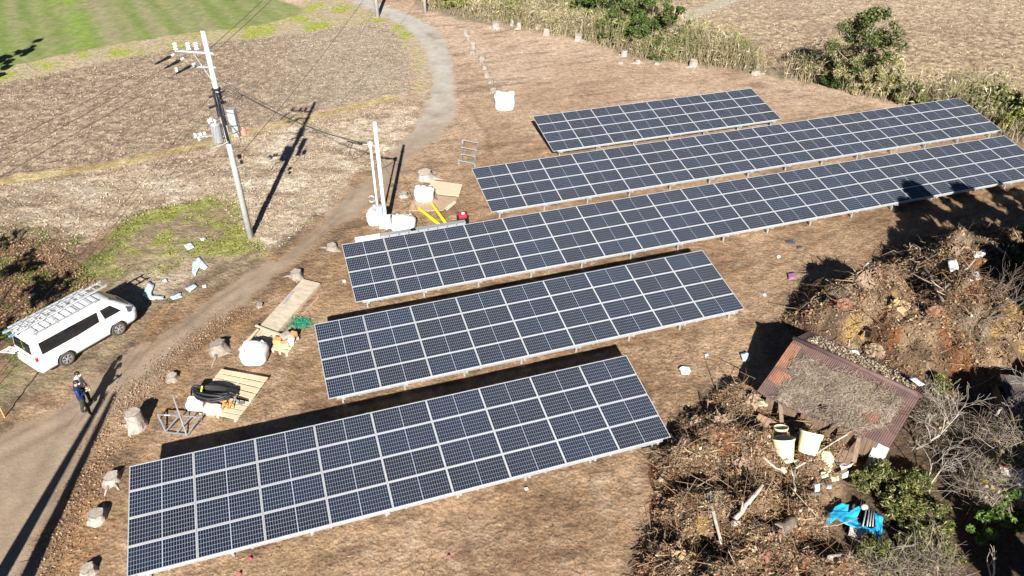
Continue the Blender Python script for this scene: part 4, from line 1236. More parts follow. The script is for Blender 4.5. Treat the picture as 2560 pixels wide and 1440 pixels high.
tree('small_tree', 'lone small evergreen tree leaning over the thicket, before the stalk field', 'tree', p, 6.6, 2.5, 2.0, 44, 5200, .11, EVG3, 401, lean=(-.6, -3.2), tr=.09, bark='palebark', stems=3, sparse=.1)

def bare_tree(name, label, loc, H, dirv, r0, seed, depth=5, spread=.55, bark='palebark', cat='bare tree'):
    rr_ = random.Random(seed)
    t = thing(name, label, cat, loc)
    trunk, br = MB(), MB()
    def grow(p, d, L, r, lv, b):
        pts, rs = [p], [r]
        n = 4
        for k in range(n):
            d = (d + Vector((rr_.gauss(0, .13), rr_.gauss(0, .13), rr_.gauss(0, .08) + .03))).normalized()
            p = p + d * (L / n); pts.append(p); rs.append(max(.004, r * (1 - .45 * (k + 1) / n)))
        b.tube(pts, rs, 7 if lv < 2 else 4, cap=lv < 2)
        if lv >= depth: return
        for k in range(rr_.choice((2, 3, 3)) if lv else 3):
            a = rr_.uniform(0, 6.28)
            s = d.orthogonal().normalized()
            s = Matrix.Rotation(a, 3, d) @ s
            nd = (d + s * spread * rr_.uniform(.5, 1.5)).normalized()
            j = n if k == 0 else rr_.choice((2, 3, 4))
            grow(pts[j], nd, L * rr_.uniform(.55, .82), rs[j] * rr_.uniform(.6, .85), lv + 1, br)
    grow(Vector((0, 0, -.2)), Vector(dirv).normalized(), H * .42, r0, 0, trunk)
    trunk.build('trunk', M[bark], t, smooth=True)
    br.build('branches', M[bark], t, smooth=True)
    return t
bare_tree('bare_tree', 'pale forked bare tree rising beside the dark gap right of the rusty shed', gp(2446, 1100), 4.6, (.10, .05, 1), .085, 6, 4, .5)
bare_tree('bare_tree', 'thick leaning bare trunk slanting out of the big debris heap at the right', gp(2385, 905), 5.2, (.62, .28, .55), .14, 12, 5, .5, 'bark')
bare_tree('bare_tree', 'grey twiggy bare tree against the right corner of the rusty shed', gp(2285, 1120), 3.6, (.06, -.12, 1), .06, 23, 5, .62)
bare_tree('bare_tree', 'low spreading bare tree in front of the glossy bush at the right', gp(2330, 1235), 2.6, (-.25, .1, .6), .05, 31, 5, .75)
bare_tree('bare_tree', 'leaning bare sapling near the right picture edge below the dark shed roof', gp(2500, 1120), 4.2, (.35, .1, .8), .07, 37, 5, .55)
bare_tree('bare_tree', 'lone broken bare pole of a tree at the bottom right corner', gp(2480, 1470), 2.0, (.1, .15, 1), .05, 44, 2, .4)

# trees standing just outside the picture, whose shade falls into it
def shade_tree(x, y, H, CR, lab, seed, z0=None, n=26, nl=2600):
    return tree('evergreen_tree', lab, 'tree', (x, y, 0), H, CR, z0 if z0 is not None else H * .18, n, nl, .26, EVG, seed, 'evergreen trees beyond the right edge' if x > 0 else None, tr=.18)
for i, (x, y, H, CR) in enumerate([(22.9, 24.8, 7.2, 1.7), (23.6, 28.8, 6.6, 1.6), (23.6, 26.6, 8.2, 2.0), (26.4, 27.6, 7.6, 2.3), (29.5, 28.6, 7.2, 2.4), (32.5, 29.5, 7.0, 2.4), (25.4, 23.4, 8.0, 2.2), (29.0, 24.6, 7.5, 2.4), (22.6, 18.4, 5.2, 1.7),
                                   (18.6, 13.2, 6.6, 2.0), (21.2, 14.2, 6.4, 2.0), (19.6, 10.6, 7.2, 2.2), (16.2, 7.6, 5.6, 1.7), (18.6, 7.2, 6.0, 2.0), (23.6, 12.6, 7.2, 2.3)]):
    shade_tree(x, y, H, CR, 'dense evergreen tree beyond the right picture edge, shading the dark yard', 500 + i)
tree('conifer', 'slim dark conifer beyond the left picture edge beside the crop field', 'tree', (-42.0, 52.4, 0), 9.5, 1.3, 1., 26, 2400, .22, EVG, 540, tr=.14)
bare_tree('bare_tree', 'wide bare tree beyond the left picture edge, shading the ground behind the van', (-23.8, 19.4, 0), 8.0, (.0, .05, 1), .17, 51, 6, .55, 'bark')
tree('evergreen_tree', 'leafy tree beyond the left picture edge, shading the weeds behind the van', 'tree', (-24.2, 20.6, 0), 7.4, 2.6, 3.8, 14, 420, .22, EVG, 543, tr=.16)
tree('evergreen_tree', 'second leafy tree beyond the left picture edge, its shade reaching the straw', 'tree', (-27.6, 22.4, 0), 7.6, 2.6, 3.8, 14, 420, .22, EVG, 544, tr=.16)
for x, lab, tx in ((-16.22, 'straight bare trunk below the bottom left corner, casting the left of two long shadows', -.1), (-14.95, 'straight bare trunk below the bottom left corner, casting the right of two long shadows', -1.0)):
    t = thing('tall_trunk', lab, 'tree trunk', (x, 8.6, 0))
    MB().tube([(0, 0, -.3), (tx * .5, 0, 4.2), (tx, .1, 8.4)], [.30, .23, .10], 10).build('trunk', M['bark'], t, smooth=True)

# low evergreen growth in the yard
for i, (px, py, h, r, lab) in enumerate([
        (2195, 1215, .9, .85, 'yellow green bamboo clump right under the eaves of the rusty shed'), (2275, 1225, .9, .8, 'bamboo clump under the corner of the rusty shed, half shaded'),
        (2245, 1290, .8, .8, 'bamboo clump just right of the blue tarpaulin'), (2325, 1310, .8, .85, 'bamboo clump between tarpaulin and glossy bush'),
        (2285, 1370, .8, .8, 'bamboo clump below and right of the blue tarpaulin'), (2190, 1405, .8, .75, 'bamboo clump at the bottom edge below the blue tarpaulin'),
        (2345, 1395, .7, .7, 'dim bamboo clump near the bottom edge left of the deep shade'), (2150, 1215, .55, .5, 'small bamboo tuft beside the cream tubs'), (2330, 985, 1.1, .6, 'bamboo clump behind the right corner of the rusty shed')]):
    tree('bamboo_clump', lab, 'bamboo', gp(px, py), h * .9, r * .95, .02, 34, 2600, .085, BAM, 600 + i, tr=.015, stems=4, asp=.2, sparse=.0)
for i, (px, py, h, r, lab) in enumerate([
        (2445, 1345, 1.3, .75, 'glossy broadleaf bush left of the vine tangle'), (2520, 1300, 1.5, .8, 'glossy broadleaf bush under the white corrugated shed'),
        (2430, 880, 1.3, .6, 'bright green bush behind the leaning trunk'), (2545, 905, 1.6, .7, 'green bush at the right picture edge above the dark shed roof')]):
    tree('glossy_bush', lab, 'bush', gp(px, py), h, r, .1, 12, 1300, .09, CAM, 640 + i, tr=.03, stems=3, asp=.6)
def vines(px, py, h, r, N, lab, seed, ycol=True):
    g = np.random.default_rng(seed)
    t = thing('vine_tangle', lab, 'vines', gp(px, py)); N = int(N * .6)
    d = g.normal(size=(N, 3)); d /= np.linalg.norm(d, axis=1, keepdims=True)
    P = d * (g.random(N) ** .4)[:, None] * np.array([r, r, h * .5]) + np.array([0, 0, h * .5])
    P[:, 2] = np.maximum(P[:, 2], .05)
    D = g.normal(size=(N, 3)) * np.array([1, 1, .8])
    o = np_sticks('stems', P, D, .4 + .9 * g.random(N), .004 + .007 * g.random(N), M['debris'], t, pick(g, N, [(.38,.32,.26),(.30,.24,.18),(.48,.42,.35)], [3, 3, 1]), .28, .5, seed)
    o['kind'] = 'stuff'
    n2 = N // 5
    o = np_leaves('leaves', P[:n2] + g.normal(size=(n2, 3)) * .1, .05 + .05 * g.random(n2), M['leaf'], t, pick(g, n2, [(.30,.24,.14),(.13,.16,.04),(.62,.46,.03)], [4, 3, 1 if ycol else 0]), .6, .3, seed)
    o['kind'] = 'stuff'
vines(2470, 1180, 2.2, 1.15, 1500, 'grey brown tangle of dry vines at the right, hung with a few yellow leaves', 701)
vines(2530, 1130, 2.0, 1.0, 1100, 'dry vine tangle at the right picture edge above the white shed', 702)
vines(2440, 1260, 1.8, .8, 900, 'pale dry vine tangle draped over the glossy bush', 703)
vines(2330, 1085, 1.3, .8, 700, 'thin twiggy tangle against the right corner of the rusty shed', 704)
vines(2210, 1445, .6, .7, 500, 'grey twig tangle at the bottom edge below the bamboo', 705, False)
vines(2310, 1430, .8, .8, 600, 'twig tangle in the deep shade at the bottom edge', 706, False)

# ------------------------------------------------------------------ heaps of roots and brush
def heap(name, label, px_poly, seed, nst, nlf, subset):
    g = np.random.default_rng(seed)
    t = thing(name, label, 'debris heap', (0, 0, 0))
    poly = np.array(px_poly); lo, hi = poly.min(0) - .5, poly.max(0) + .5
    xs = np.arange(lo[0], hi[0], .13); ys = np.arange(lo[1], hi[1], .13)
    X, Y = np.meshgrid(xs, ys)
    global HEAPS
    keep = HEAPS; HEAPS = subset
    def hh(X, Y):
        h = heap_h(X, Y)
        h = h * sstep(-.6, .9, sdist(X, Y, px_poly))
        n = (fbm(X, Y, 1.1, 4, seed) - .5) * 2.1 + (fbm(X, Y, .42, 3, seed + 1) - .5) * 1.1
        return h + n * sstep(.02, .6, h) * .62
    H = hh(X, Y)
    ny, nx = X.shape
    V = np.stack([X, Y, H - .06], -1).reshape(-1, 3)
    nb, nm = fbm(X, Y, 1.4, 3, seed + 3), fbm(X, Y, .5, 3, seed + 4)
    def colour(nb, nm, n3):
        c = np.zeros(nb.shape + (3,)) + np.array([.24,.155,.095])
        def mx(a, t): return c * (1 - t[..., None]) + np.array(a) * t[..., None]
        c = mx((.40,.28,.18), sstep(.46, .62, nb)); c = mx((.10,.068,.048), sstep(.54, .68, nm) * .8)
        c = mx((.34,.13,.055), sstep(.60, .70, n3) * .8); c = mx((.50,.34,.12), sstep(.30, .22, n3)); c = mx((.40,.33,.24), sstep(.36, .26, nb) * .8)
        return c
    n3 = fbm(X, Y, 1.0, 3, seed + 5)
    col = (colour(nb, nm, n3) * .8).reshape(-1, 3)  # mound dimmer than its sticks: shade of the gaps put into the colour
    idx = np.arange(ny * nx).reshape(ny, nx)
    Q = np.stack([idx[:-1, :-1], idx[:-1, 1:], idx[1:, 1:], idx[1:, :-1]], -1)
    hm = (H[:-1, :-1] + H[1:, 1:]) / 2
    f = Q[hm > .03]
    used, inv = np.unique(f.ravel(), return_inverse=True)
    np_obj('mound', V[used], inv.reshape(-1, 4), M['mound'], t, col[used], smooth=True)
    def samp(N):
        out = []
        n = 0
        while n < N:
            q = lo + g.random((N * 3, 2)) * (hi - lo)
            h = hh(q[:, 0], q[:, 1])
            k = h > .06 + .25 * g.random(len(h)) ** 3
            out.append(np.column_stack([q[k], h[k]])); n += k.sum()
        return np.concatenate(out)[:N]
    def cl(P, base, amt):
        a = fbm(P[:, 0], P[:, 1], 1.4, 3, seed + 3); b = fbm(P[:, 0], P[:, 1], .5, 3, seed + 4); c3 = fbm(P[:, 0], P[:, 1], 1.0, 3, seed + 5)
        return np.clip(colour(a, b, c3) * (1 - amt) + base * amt, .01, 1)
    P = samp(nst)
    D = g.normal(size=(nst, 3)) * np.array([1, 1, .38])
    c = cl(P, pick(g, nst, [(.45,.33,.22),(.25,.16,.10),(.56,.46,.34),(.38,.21,.11)], [3, 4, 2.2, 2.2], .35), .68)
    L = .10 + .5 * g.random(nst) ** 2 + (g.random(nst) < .08) * (.4 + 1.2 * g.random(nst))
    o = np_sticks('brushwood', P - D / np.linalg.norm(D, axis=1, keepdims=True) * (L * .4)[:, None] + np.array([0, 0, .05]), D, L, .003 + .005 * g.random(nst) + .034 * g.random(nst) ** 7, M['debris'], t, c, .22, .45, seed)
    o['kind'] = 'stuff'
    P = samp(nlf); P[:, 2] += .03 + .07 * g.random(nlf)
    c = cl(P, pick(g, nlf, [(.46,.32,.19),(.58,.47,.33),(.27,.165,.095),(.40,.19,.085)], [3, 3, 2, 2], .35), .6)
    o = np_leaves('dead_leaves', P, .018 + .035 * g.random(nlf) + .05 * (g.random(nlf) < .12), M['leaf'], t, c, .55, .8, seed + 1)
    o['kind'] = 'stuff'
    HEAPS = keep
    def at(px, py, z=0):
        p = gp(px, py, z); k = HEAPS; globals()['HEAPS'] = subset
        h = float(hh(np.array([p.x]), np.array([p.y]))[0]); globals()['HEAPS'] = k
        return Vector((p.x, p.y, max(0, h)))
    return t, at
BIG = pxpoly([(1960,800),(2030,730),(2130,690),(2230,620),(2340,570),(2480,540),(2700,540),(2800,700),(2700,900),(2480,960),(2380,1000),(2290,960),(2150,890),(2040,860)])
_, big_at = heap('debris_heap', 'tall heap of uprooted stumps, roots and brush behind the rusty shed', BIG, 801, 15000, 24000, HEAPS[:9])
LOW = pxpoly([(1770,1010),(1840,950),(1930,975),(2010,1040),(2130,1110),(2140,1180),(2070,1215),(2040,1290),(2085,1375),(2180,1410),(2200,1600),(1560,1600),(1610,1400),(1620,1230),(1650,1080)])
_, low_at = heap('debris_heap', 'low rough heap of roots and brush between the nearest array and the blue tarpaulin', LOW, 802, 13000, 22000, HEAPS[9:])

def log(name, label, a, b, r, m='bark', cat='log', branch=0, seed=0, group=None, cut=True):
    rr_ = random.Random(seed)
    a, b = Vector(a), Vector(b)
    t = thing(name, label, cat, a, 0, group)
    d = b - a
    n = 5
    pts = [d * (k / n) + Vector((rr_.gauss(0, .03), rr_.gauss(0, .03), rr_.gauss(0, .02))) * (0 < k < n) for k in range(n + 1)]
    q = MB().tube(pts, [r * (1 - .35 * k / n) for k in range(n + 1)], 9)
    for _ in range(branch):
        k = rr_.randint(1, n - 1)
        dd = (d.normalized() + Vector((rr_.gauss(0, .7), rr_.gauss(0, .7), rr_.uniform(0, .6)))).normalized()
        q.tube([pts[k], pts[k] + dd * .3 * d.length * .6, pts[k] + dd * .3 * d.length + Vector((0, 0, .05))], [r * .5, r * .35, r * .12], 6)
    q.build('trunk', M[m], t, smooth=True)
    if cut:
        dn = d.normalized()
        MB().tube([-dn * .004, -dn * .012], r * .97, 12).build('cut_face', M['stumpcut'], t)
    return t
def up(p, h): return p + Vector((0, 0, h))
for i, (pa_, pb_, z, r, m, br, lab) in enumerate([
        ((2310,640),(2355,760),.3,.09,'bark',2,'crooked dark limb lying across the middle of the tall heap'), ((2460,640),(2560,700),.35,.07,'palebark',2,'pale branch on top of the tall heap near the right edge'),
        ((2040,825),(2110,812),.15,.06,'palebark',0,'pale stick lying on the near left foot of the tall heap'), ((2240,560),(2300,600),.1,.05,'palebark',1,'thin pale branch on the crest of the tall heap'),
        ((2150,650),(2160,690),.5,.06,'palebark',1,'short upright splintered stick on the left shoulder of the tall heap'), ((2340,740),(2420,690),.4,.06,'palebark',2,'forked pale branch beside plastic scraps on the tall heap'),
        ((2310,900),(2340,960),.3,.07,'palebark',0,'smooth grey pole standing against the tall heap behind the shed ridge')]):
    A_, B_ = big_at(*pa_, 2.0), big_at(*pb_, 2.0)
    log('branch', lab, up(A_, z * .6), up(B_, z), r, m, 'branch', br, 900 + i)
for i, (pa_, pb_, z, r, m, br, lab) in enumerate([
        ((1825,1335),(1905,1322),.15,.10,'palebark',0,'grey log lying level in the low heap left of the cut log end'), ((1830,1325),(1890,1270),.3,.09,'palebark',1,'slanting grey log resting on the level log in the low heap'),
        ((1760,1280),(1800,1375),.2,.07,'palebark',1,'long pale split branch pointing down through the low heap'), ((1650,1190),(1700,1120),.12,.06,'bark',1,'dark branch on bare soil at the left edge of the low heap'),
        ((1980,1250),(1985,1180),.4,.05,'palebark',1,'pale forked branch standing below the cream tubs'), ((1985,1180),(2140,1080),.8,.035,'palebark',1,'long thin pale branch leaning over the cream tubs to the shed'),
        ((1700,1215),(1655,1250),.12,.05,'bark',1,'short dark branch at the left rim of the low heap'), ((2010,1240),(2060,1225),.2,.07,'bark',0,'brown split log below the cream tubs'),
        ((2060,1425),(2130,1395),.2,.08,'palebark',1,'weathered trunk piece at the bottom edge below the tarpaulin'), ((1640,1400),(1665,1345),.2,.05,'bark',1,'dark stick at the bottom left of the low heap'),
        ((1900,1165),(1960,1190),.3,.05,'palebark',0,'pale stick left of the cream tubs')]):
    A_, B_ = low_at(*pa_, .5), low_at(*pb_, .5)
    log('branch' if r < .07 else 'log', lab, up(A_, z * .5 + .05), up(B_, z + .05), r, m, 'branch' if r < .07 else 'log', br, 930 + i)
pl = low_at(1950, 1325, .7)
log('log', 'stout log with its round cut end facing out of the low heap', up(pl, .05) + Vector((-.12, -.14, .12)), up(pl, .05) + Vector((.55, .35, .05)), .25, 'bark', 'log', 0, 960)

def root_ball(label, p, r, seed, m='stump', rust=None):
    """uprooted stump: lumpy heart with bent roots"""
    rr_ = random.Random(seed)
    t = thing('root_ball', label, 'uprooted stump', p, rr_.uniform(0, 6))
    mt_ = rust or M[m]
    b = MB(); b.ball((0, 0, r * .5), (r, r * .8, r * .75), 16, 10)
    b.v = [(x * (1 + .6 * (rr_.random() - .5)), y * (1 + .6 * (rr_.random() - .5)), z * (1 + .5 * (rr_.random() - .5))) for x, y, z in b.v]
    b.build('heart', mt_, t, smooth=False)
    q = MB()
    for k in range(46):
        a = rr_.uniform(0, 6.28); e = rr_.uniform(-.35, 1.0)
        d = Vector((math.cos(a) * math.cos(e), math.sin(a) * math.cos(e), math.sin(e)))
        L = r * rr_.uniform(.3, .75) * (1.3 if rust is broot else .6)
        p0 = d * r * .72 + Vector((0, 0, r * .5)); p1 = p0 + d * L * .5 + Vector((rr_.gauss(0, .12), rr_.gauss(0, .12), rr_.gauss(-.04, .08))) ; p2 = p1 + (d + Vector((rr_.gauss(0, .6), rr_.gauss(0, .6), rr_.gauss(-.2, .4)))).normalized() * L * .5
        q.tube([p0, p1, p2], [r * .06, r * .035, .005], 5)
    q.build('roots', mt_, t, smooth=True)
rustw = mat('rust_brown_root', (.22,.115,.07), .9, var=.4, scale=9)
tanw = mat('yellow_sawdust_root', (.36,.26,.15), .9, var=.35, scale=9)
broot = mat('brown_root', (.27,.19,.13), .9, var=.4, scale=9)
for i, (f, px, py, z, r, m, lab) in enumerate([
        (big_at, 2245, 770, 2, .55, tanw, 'yellowish uprooted stump in the middle of the tall heap'), (big_at, 2150, 720, 2, .6, broot, 'big brown uprooted stump at the left shoulder of the tall heap'),
        (big_at, 2330, 800, 2, .4, rustw, 'rust red root clump at the right of the yellowish stump'), (big_at, 2400, 640, 2.4, .5, broot, 'brown uprooted stump on the crest of the tall heap'),
        (big_at, 2200, 840, 1.4, .45, broot, 'brown root clump low on the near side of the tall heap'), (big_at, 2095, 800, 1.2, .4, rustw, 'small rust red root clump at the left foot of the tall heap'),
        (low_at, 1740, 1200, .9, .38, rustw, 'rust brown root clump in the upper left of the low heap'), (low_at, 1905, 1390, .9, .35, rustw, 'rust orange root clump near the bottom of the low heap'),
        (low_at, 1700, 1395, .8, .38, tanw, 'yellow earth stump at the bottom left of the low heap'), (low_at, 1850, 1415, .9, .30, tanw, 'second yellow earth stump at the bottom edge of the low heap'),
        (low_at, 1850, 1150, .8, .35, broot, 'brown root clump right above the middle of the low heap'), (low_at, 1800, 1060, .7, .38, broot, 'brown root clump at the top of the low heap beside the array corner'),
        (low_at, 1880, 1000, .5, .42, broot, 'pale brown stump at the left eave of the rusty shed')]):
    root_ball(lab, f(px, py, z) - Vector((0, 0, .10)), r * .85, 1000 + i, rust=m)

# ------------------------------------------------------------------ rusty shed
def corrugated(u_len, v_len, pitch=.076, amp=.014, nv=10, hole=None, thick=.0):
    nu = int(u_len / (pitch / 4))
    vs, fs = [], []
    for j in range(nv + 1):
        for i in range(nu + 1):
            u = u_len * i / nu
            vs.append((u, v_len * j / nv, amp * math.sin(2 * math.pi * u / pitch)))
    for j in range(nv):
        for i in range(nu):
            u, v = u_len * (i + .5) / nu, v_len * (j + .5) / nv
            if hole and ((u - hole[0]) / hole[2]) ** 2 + ((v - hole[1]) / hole[3]) ** 2 < 1: continue
            a = j * (nu + 1) + i
            fs.append((a, a + 1, a + nu + 2, a + nu + 1))
    return vs, fs
def slope_frame(r0, du, dv):
    du, dv = du.normalized(), dv.normalized()
    n = du.cross(dv).normalized()
    if n.z < 0: n = -n
    Mx = Matrix((du, dv, n)).transposed().to_4x4(); Mx.translation = r0
    return Mx
def shed():
    R0, R1 = gp(1986, 846, 2.2), gp(2303, 990, 2.2)
    du = (R1 - R0); L = du.length; du.normalize()
    side = Vector((du.y, -du.x, 0))
    if side.y > 0: side = -side
    t = thing('shed', 'collapsing wooden shed with a rusty corrugated roof buried in dry leaves', 'shed', (R0.x, R0.y, 0))
    off = Vector((R0.x, R0.y, 0))
    W, drop = 2.75, .98
    dv = (side * W + Vector((0, 0, -drop))); vl = dv.length
    F1 = slope_frame(R0 - off, du, dv)
    vs, fs = corrugated(L, vl, hole=(2.35, 2.35, .26, .24))
    # the right hand end of the eave has slipped up: trim it
    vs = [F1 @ Vector((x, y * (1 - .13 * (x / L) ** 2), z - .14 * (y / vl) ** 2 * math.sin(x * 1.3) - .10 * math.sin(math.pi * x / L) * math.sin(math.pi * min(1, y / vl)) + .02 * math.sin(x * 7 + y * 3))) for x, y, z in vs]
    MB().add(vs, fs).build('roof', M['rust'], t, smooth=True)
    dv2 = (-side * 1.7 + Vector((0, 0, -.62))); F2 = slope_frame(R0 - off, du, dv2)
    vs2, fs2 = corrugated(L, dv2.length)
    MB().add([F2 @ Vector(v) for v in vs2], fs2).build('roof', M['rust'], t, smooth=True)
    ridge = MB().tube([R0 - off - du * .05 + Vector((0, 0, .0)), R0 - off + du * (L * .5) + Vector((0, 0, .03)), R1 - off + du * .05], .095, 10)
    ridge.build('ridge_cap', M['rust'], t, smooth=True)
    orange = mat('orange_rust_sheet', (.23,.11,.068), .75, var=.3, scale=4)
    for (u0, v0, uw, vw) in ((.06, 1.62, .85, .62), (.0, .25, .42, 1.3), (3.55, 1.45, .80, .62)):
        a_, f_ = corrugated(uw, vw, nv=6)
        def sag(x, y): return -.14 * (y / vl) ** 2 * math.sin(x * 1.3) - .10 * math.sin(math.pi * x / L) * math.sin(math.pi * min(1, y / vl)) + .02 * math.sin(x * 7 + y * 3)
        MB().add([F1 @ Vector((x + u0, (y + v0) * (1 - .13 * ((x + u0) / L) ** 2), z + .015 + sag(x + u0, y + v0))) for x, y, z in a_], f_).build('rust_patch', orange, t, smooth=True)
    # leaf blanket on the front slope
    g = np.random.default_rng(77)
    us = np.arange(.0, L, .07); vv = np.arange(0, vl, .07)
    U, Vv = np.meshgrid(us, vv)
    wv = (fbm(U, Vv, .9, 4, 15) - .5) * 1.1
    m = sstep(0, .25, U + wv - .40 - .35 * np.maximum(0, .9 - Vv)) * sstep(0, .3, L + wv - .40 - U - .12 * (Vv - .5)) * sstep(0, .22, Vv + wv * .6 - .30 - .12 * (U / L)) * (1 - sstep(.55, .75, fbm(U, Vv, 1.1, 3, 5)) * .45)
    m *= 1 - .95 * np.exp(-(((U - 4.0) / .55) ** 2 + ((Vv - 1.95) / .5) ** 2) * 1.5)
    m *= 1 - np.exp(-(((U - 2.35) / .38) ** 2 + ((Vv - 2.35) / .36) ** 2) * 2.5)
    m *= 1 - np.exp(-(((U - .55) / .5) ** 2 + ((Vv - 1.75) / .35) ** 2) * 1.6)
    Hh = m * (.05 + .16 * fbm(U, Vv, .6, 4, 8)) - .02 - .10 * np.sin(np.pi * U / L) * np.sin(np.pi * np.minimum(1, Vv / vl)) * (m > .01) * 0
    shrink = (1 - .13 * (U / L) ** 2)
    pts = np.stack([U, Vv * shrink, Hh], -1).reshape(-1, 3)
    A_ = np.array(F1)[:3, :3]; T_ = np.array(F1)[:3, 3]
    pts[:, 2] -= (.14 * (pts[:, 1] / vl) ** 2 * np.sin(pts[:, 0] * 1.3) + .10 * np.sin(np.pi * pts[:, 0] / L) * np.sin(np.pi * np.minimum(1, pts[:, 1] / vl)))
    world = pts @ A_.T + T_
    ny, nx = U.shape
    idx = np.arange(ny * nx).reshape(ny, nx)
    Q = np.stack([idx[:-1, :-1], idx[:-1, 1:], idx[1:, 1:], idx[1:, :-1]], -1)
    ok = (Hh[:-1, :-1] > .015) & (Hh[1:, 1:] > .015)
    c = np.array([.37,.30,.235]) * (.6 + .7 * fbm(U, Vv, .3, 3, 9))[..., None] * (1 - .45 * sstep(.55, .7, fbm(U, Vv, .8, 3, 19)))[..., None]
    f = Q[ok]; used, inv = np.unique(f.ravel(), return_inverse=True)
    o = np_obj('leaf_blanket', world[used], inv.reshape(-1, 4), M['mound'], t, c.reshape(-1, 3)[used], smooth=True); o['kind'] = 'stuff'
    N = 5200
    i = g.choice(ny * nx, N, p=(m.ravel() / m.sum()))
    P = world[i] + g.normal(size=(N, 3)) * .03 + A_[:, 2] * .02
    D = g.normal(size=(N, 3)); D -= (D @ A_[:, 2])[:, None] * A_[:, 2] * .8
    o = np_sticks('straw', P, D, .08 + .34 * g.random(N) ** 2, .003 + .005 * g.random(N), M['debris'], t, pick(g, N, [(.50,.42,.33),(.40,.32,.24),(.26,.19,.14),(.60,.53,.44)], [3, 3, 2, 1]), .1, .6, 4); o['kind'] = 'stuff'
    # back slope litter
    N = 1800
    P = np.stack([g.random(N) * L * .85 + .4, .25 + g.random(N) * 1.2, g.random(N) * .06 + .02], -1)
    A2 = np.array(F2)[:3, :3]; P = P @ A2.T + np.array(F2)[:3, 3]
    o = np_leaves('roof_litter', P, .025 + .05 * g.random(N), M['leaf'], t, pick(g, N, [(.40,.31,.22),(.29,.21,.15),(.48,.40,.30)], [3, 2, 2]), .5, .8, 3); o['kind'] = 'stuff'
    # walls of upright boards
    b = MB()
    wl = side * (W - .35)
    e0 = du * .30 + wl; e1 = du * (L - .45) + side * (W - .60)
    def boards(b, a, c_, z1a, z1b, gap=.012, bw=.17, sk=()):
        d = c_ - a; n = int(d.length / bw)
        dn = d.normalized()
        for k in range(n):
            if k in sk: continue
            f = (k + .5) / n
            p = a + d * f
            h = z1a + (z1b - z1a) * f
            Mr = Matrix.Rotation(math.atan2(dn.y, dn.x), 3, 'Z')
            b.box((p.x, p.y, h / 2), (d.length / n - gap, .03, h), Mr)
    boards(b, e0, e1, 1.24, 1.14, sk=(7, 14, 15))
    boards(b, e0, e0 - side * (W + .6), 1.25, 1.35)
    boards(b, e1, e1 - side * (W + .2), 1.12, 1.4)
    boards(b, e0 - side * (W + .6), e1 - side * (W + .2), 1.3, 1.3)
    b.build('wall', M['timber'], t)
    # gable triangle at the left
    m0 = du * .30
    b = MB()
    for k in range(12):
        f = (k + .5) / 12
        p = m0 + side * (W - .35) * f
        h = 2.15 - .95 * f * .9
        b.box((p.x, p.y, (1.2 + h) / 2 - .03), (.02, .03, max(.05, h - 1.2)))
    b.build('gable_boards', M['timber'], t)
    for (u, v, l, a) in ((.9, W + .02, 1.5, .5), (3.0, W - .2, 1.3, -.3), (3.9, W - .2, 1.2, .2)):
        q = du * u + side * (v - .2)
        MB().bar((q.x, q.y, 1.1), (q.x + side.x * .5 + du.x * a, q.y + side.y * .5 + du.y * a, .35), .16, .03).build('loose_board', M['timber'], t)
    q = e1 + side * .1 + du * .15
    MB().box((q.x, q.y, .55), (.5, .03, 1.1), Matrix.Rotation(math.atan2(du.y, du.x) , 3, 'Z') @ Matrix.Rotation(-.35, 3, 'X')).build('pale_panel', M['greyboard'], t)
    return t, R0, du, side
_, SR0, SDU, SSIDE = shed()
# board wall lying out in front of the shed
q = SR0 + SDU * .5 + SSIDE * 3.1
t = MB()
for k in range(9):
    p0 = SDU * (k * .19); t.bar((p0.x, p0.y, .55), (p0.x + SSIDE.x * .75, p0.y + SSIDE.y * .75, .18), .17, .025)
t = t.build('fallen_boards', wood_mat('brown_planks', (.36,.24,.15), (.22,.14,.09), (8, 8, 2))); t.location = (q.x, q.y, 0)
tag(t, 'sheet of weathered brown boards slumped below the left eave of the shed', 'boards')
q = SR0 + SDU * 2.9 + SSIDE * 2.75
t = MB()
for k in range(6):
    p0 = SDU * (k * .2); t.bar((p0.x, p0.y, .62), (p0.x + SSIDE.x * .8 + SDU.x * .1, p0.y + SSIDE.y * .8 + SDU.y * .1, .12), .18, .025)
t = t.build('fallen_boards', M['timber']); t.location = (q.x, q.y, 0)
tag(t, 'brown boards slumped under the right eave of the shed near the white crumpled sheet', 'boards')

# two more roofs at the right edge
def small_shed(name, label, a, b, w, z, m_roof, m_wall, drop=.3, ridge_m=None):
    A_, B_ = Vector(a), Vector(b)
    du = (B_ - A_); L = du.length; du.normalize()
    sd_ = Vector((du.y, -du.x, 0)); sd_ = -sd_ if sd_.y > 0 else sd_
    t = thing(name, label, 'shed', (A_.x, A_.y, 0))
    Fm = slope_frame(Vector((0, 0, z)), du, sd_ * w + Vector((0, 0, -drop)))
    vs, fs = corrugated(L, math.hypot(w, drop))
    MB().add([Fm @ Vector(v) for v in vs], fs).build('roof', m_roof, t, smooth=True)
    q = MB()
    for (p, d, l) in ((sd_ * (w - .1) + du * .08, du, L - .16), (du * .08, sd_, w - .1), (du * (L - .08), sd_, w - .1), (du * .08, du, L - .16)):
        c = p + d * l / 2
        hgt = z - drop - .06
        q.box((c.x, c.y, hgt / 2), (l, .04, hgt), Matrix.Rotation(math.atan2(d.y, d.x), 3, 'Z'))
    q.build('wall', m_wall, t)
    if ridge_m: MB().bar((-du.x * .05, -du.y * .05, z + .03), (du.x * (L + .05), du.y * (L + .05), z + .03), .045, .04).build('ridge_trim', ridge_m, t)
    return t
pA = gp(2500, 935, 1.9); pB = gp(2700, 960, 1.9)
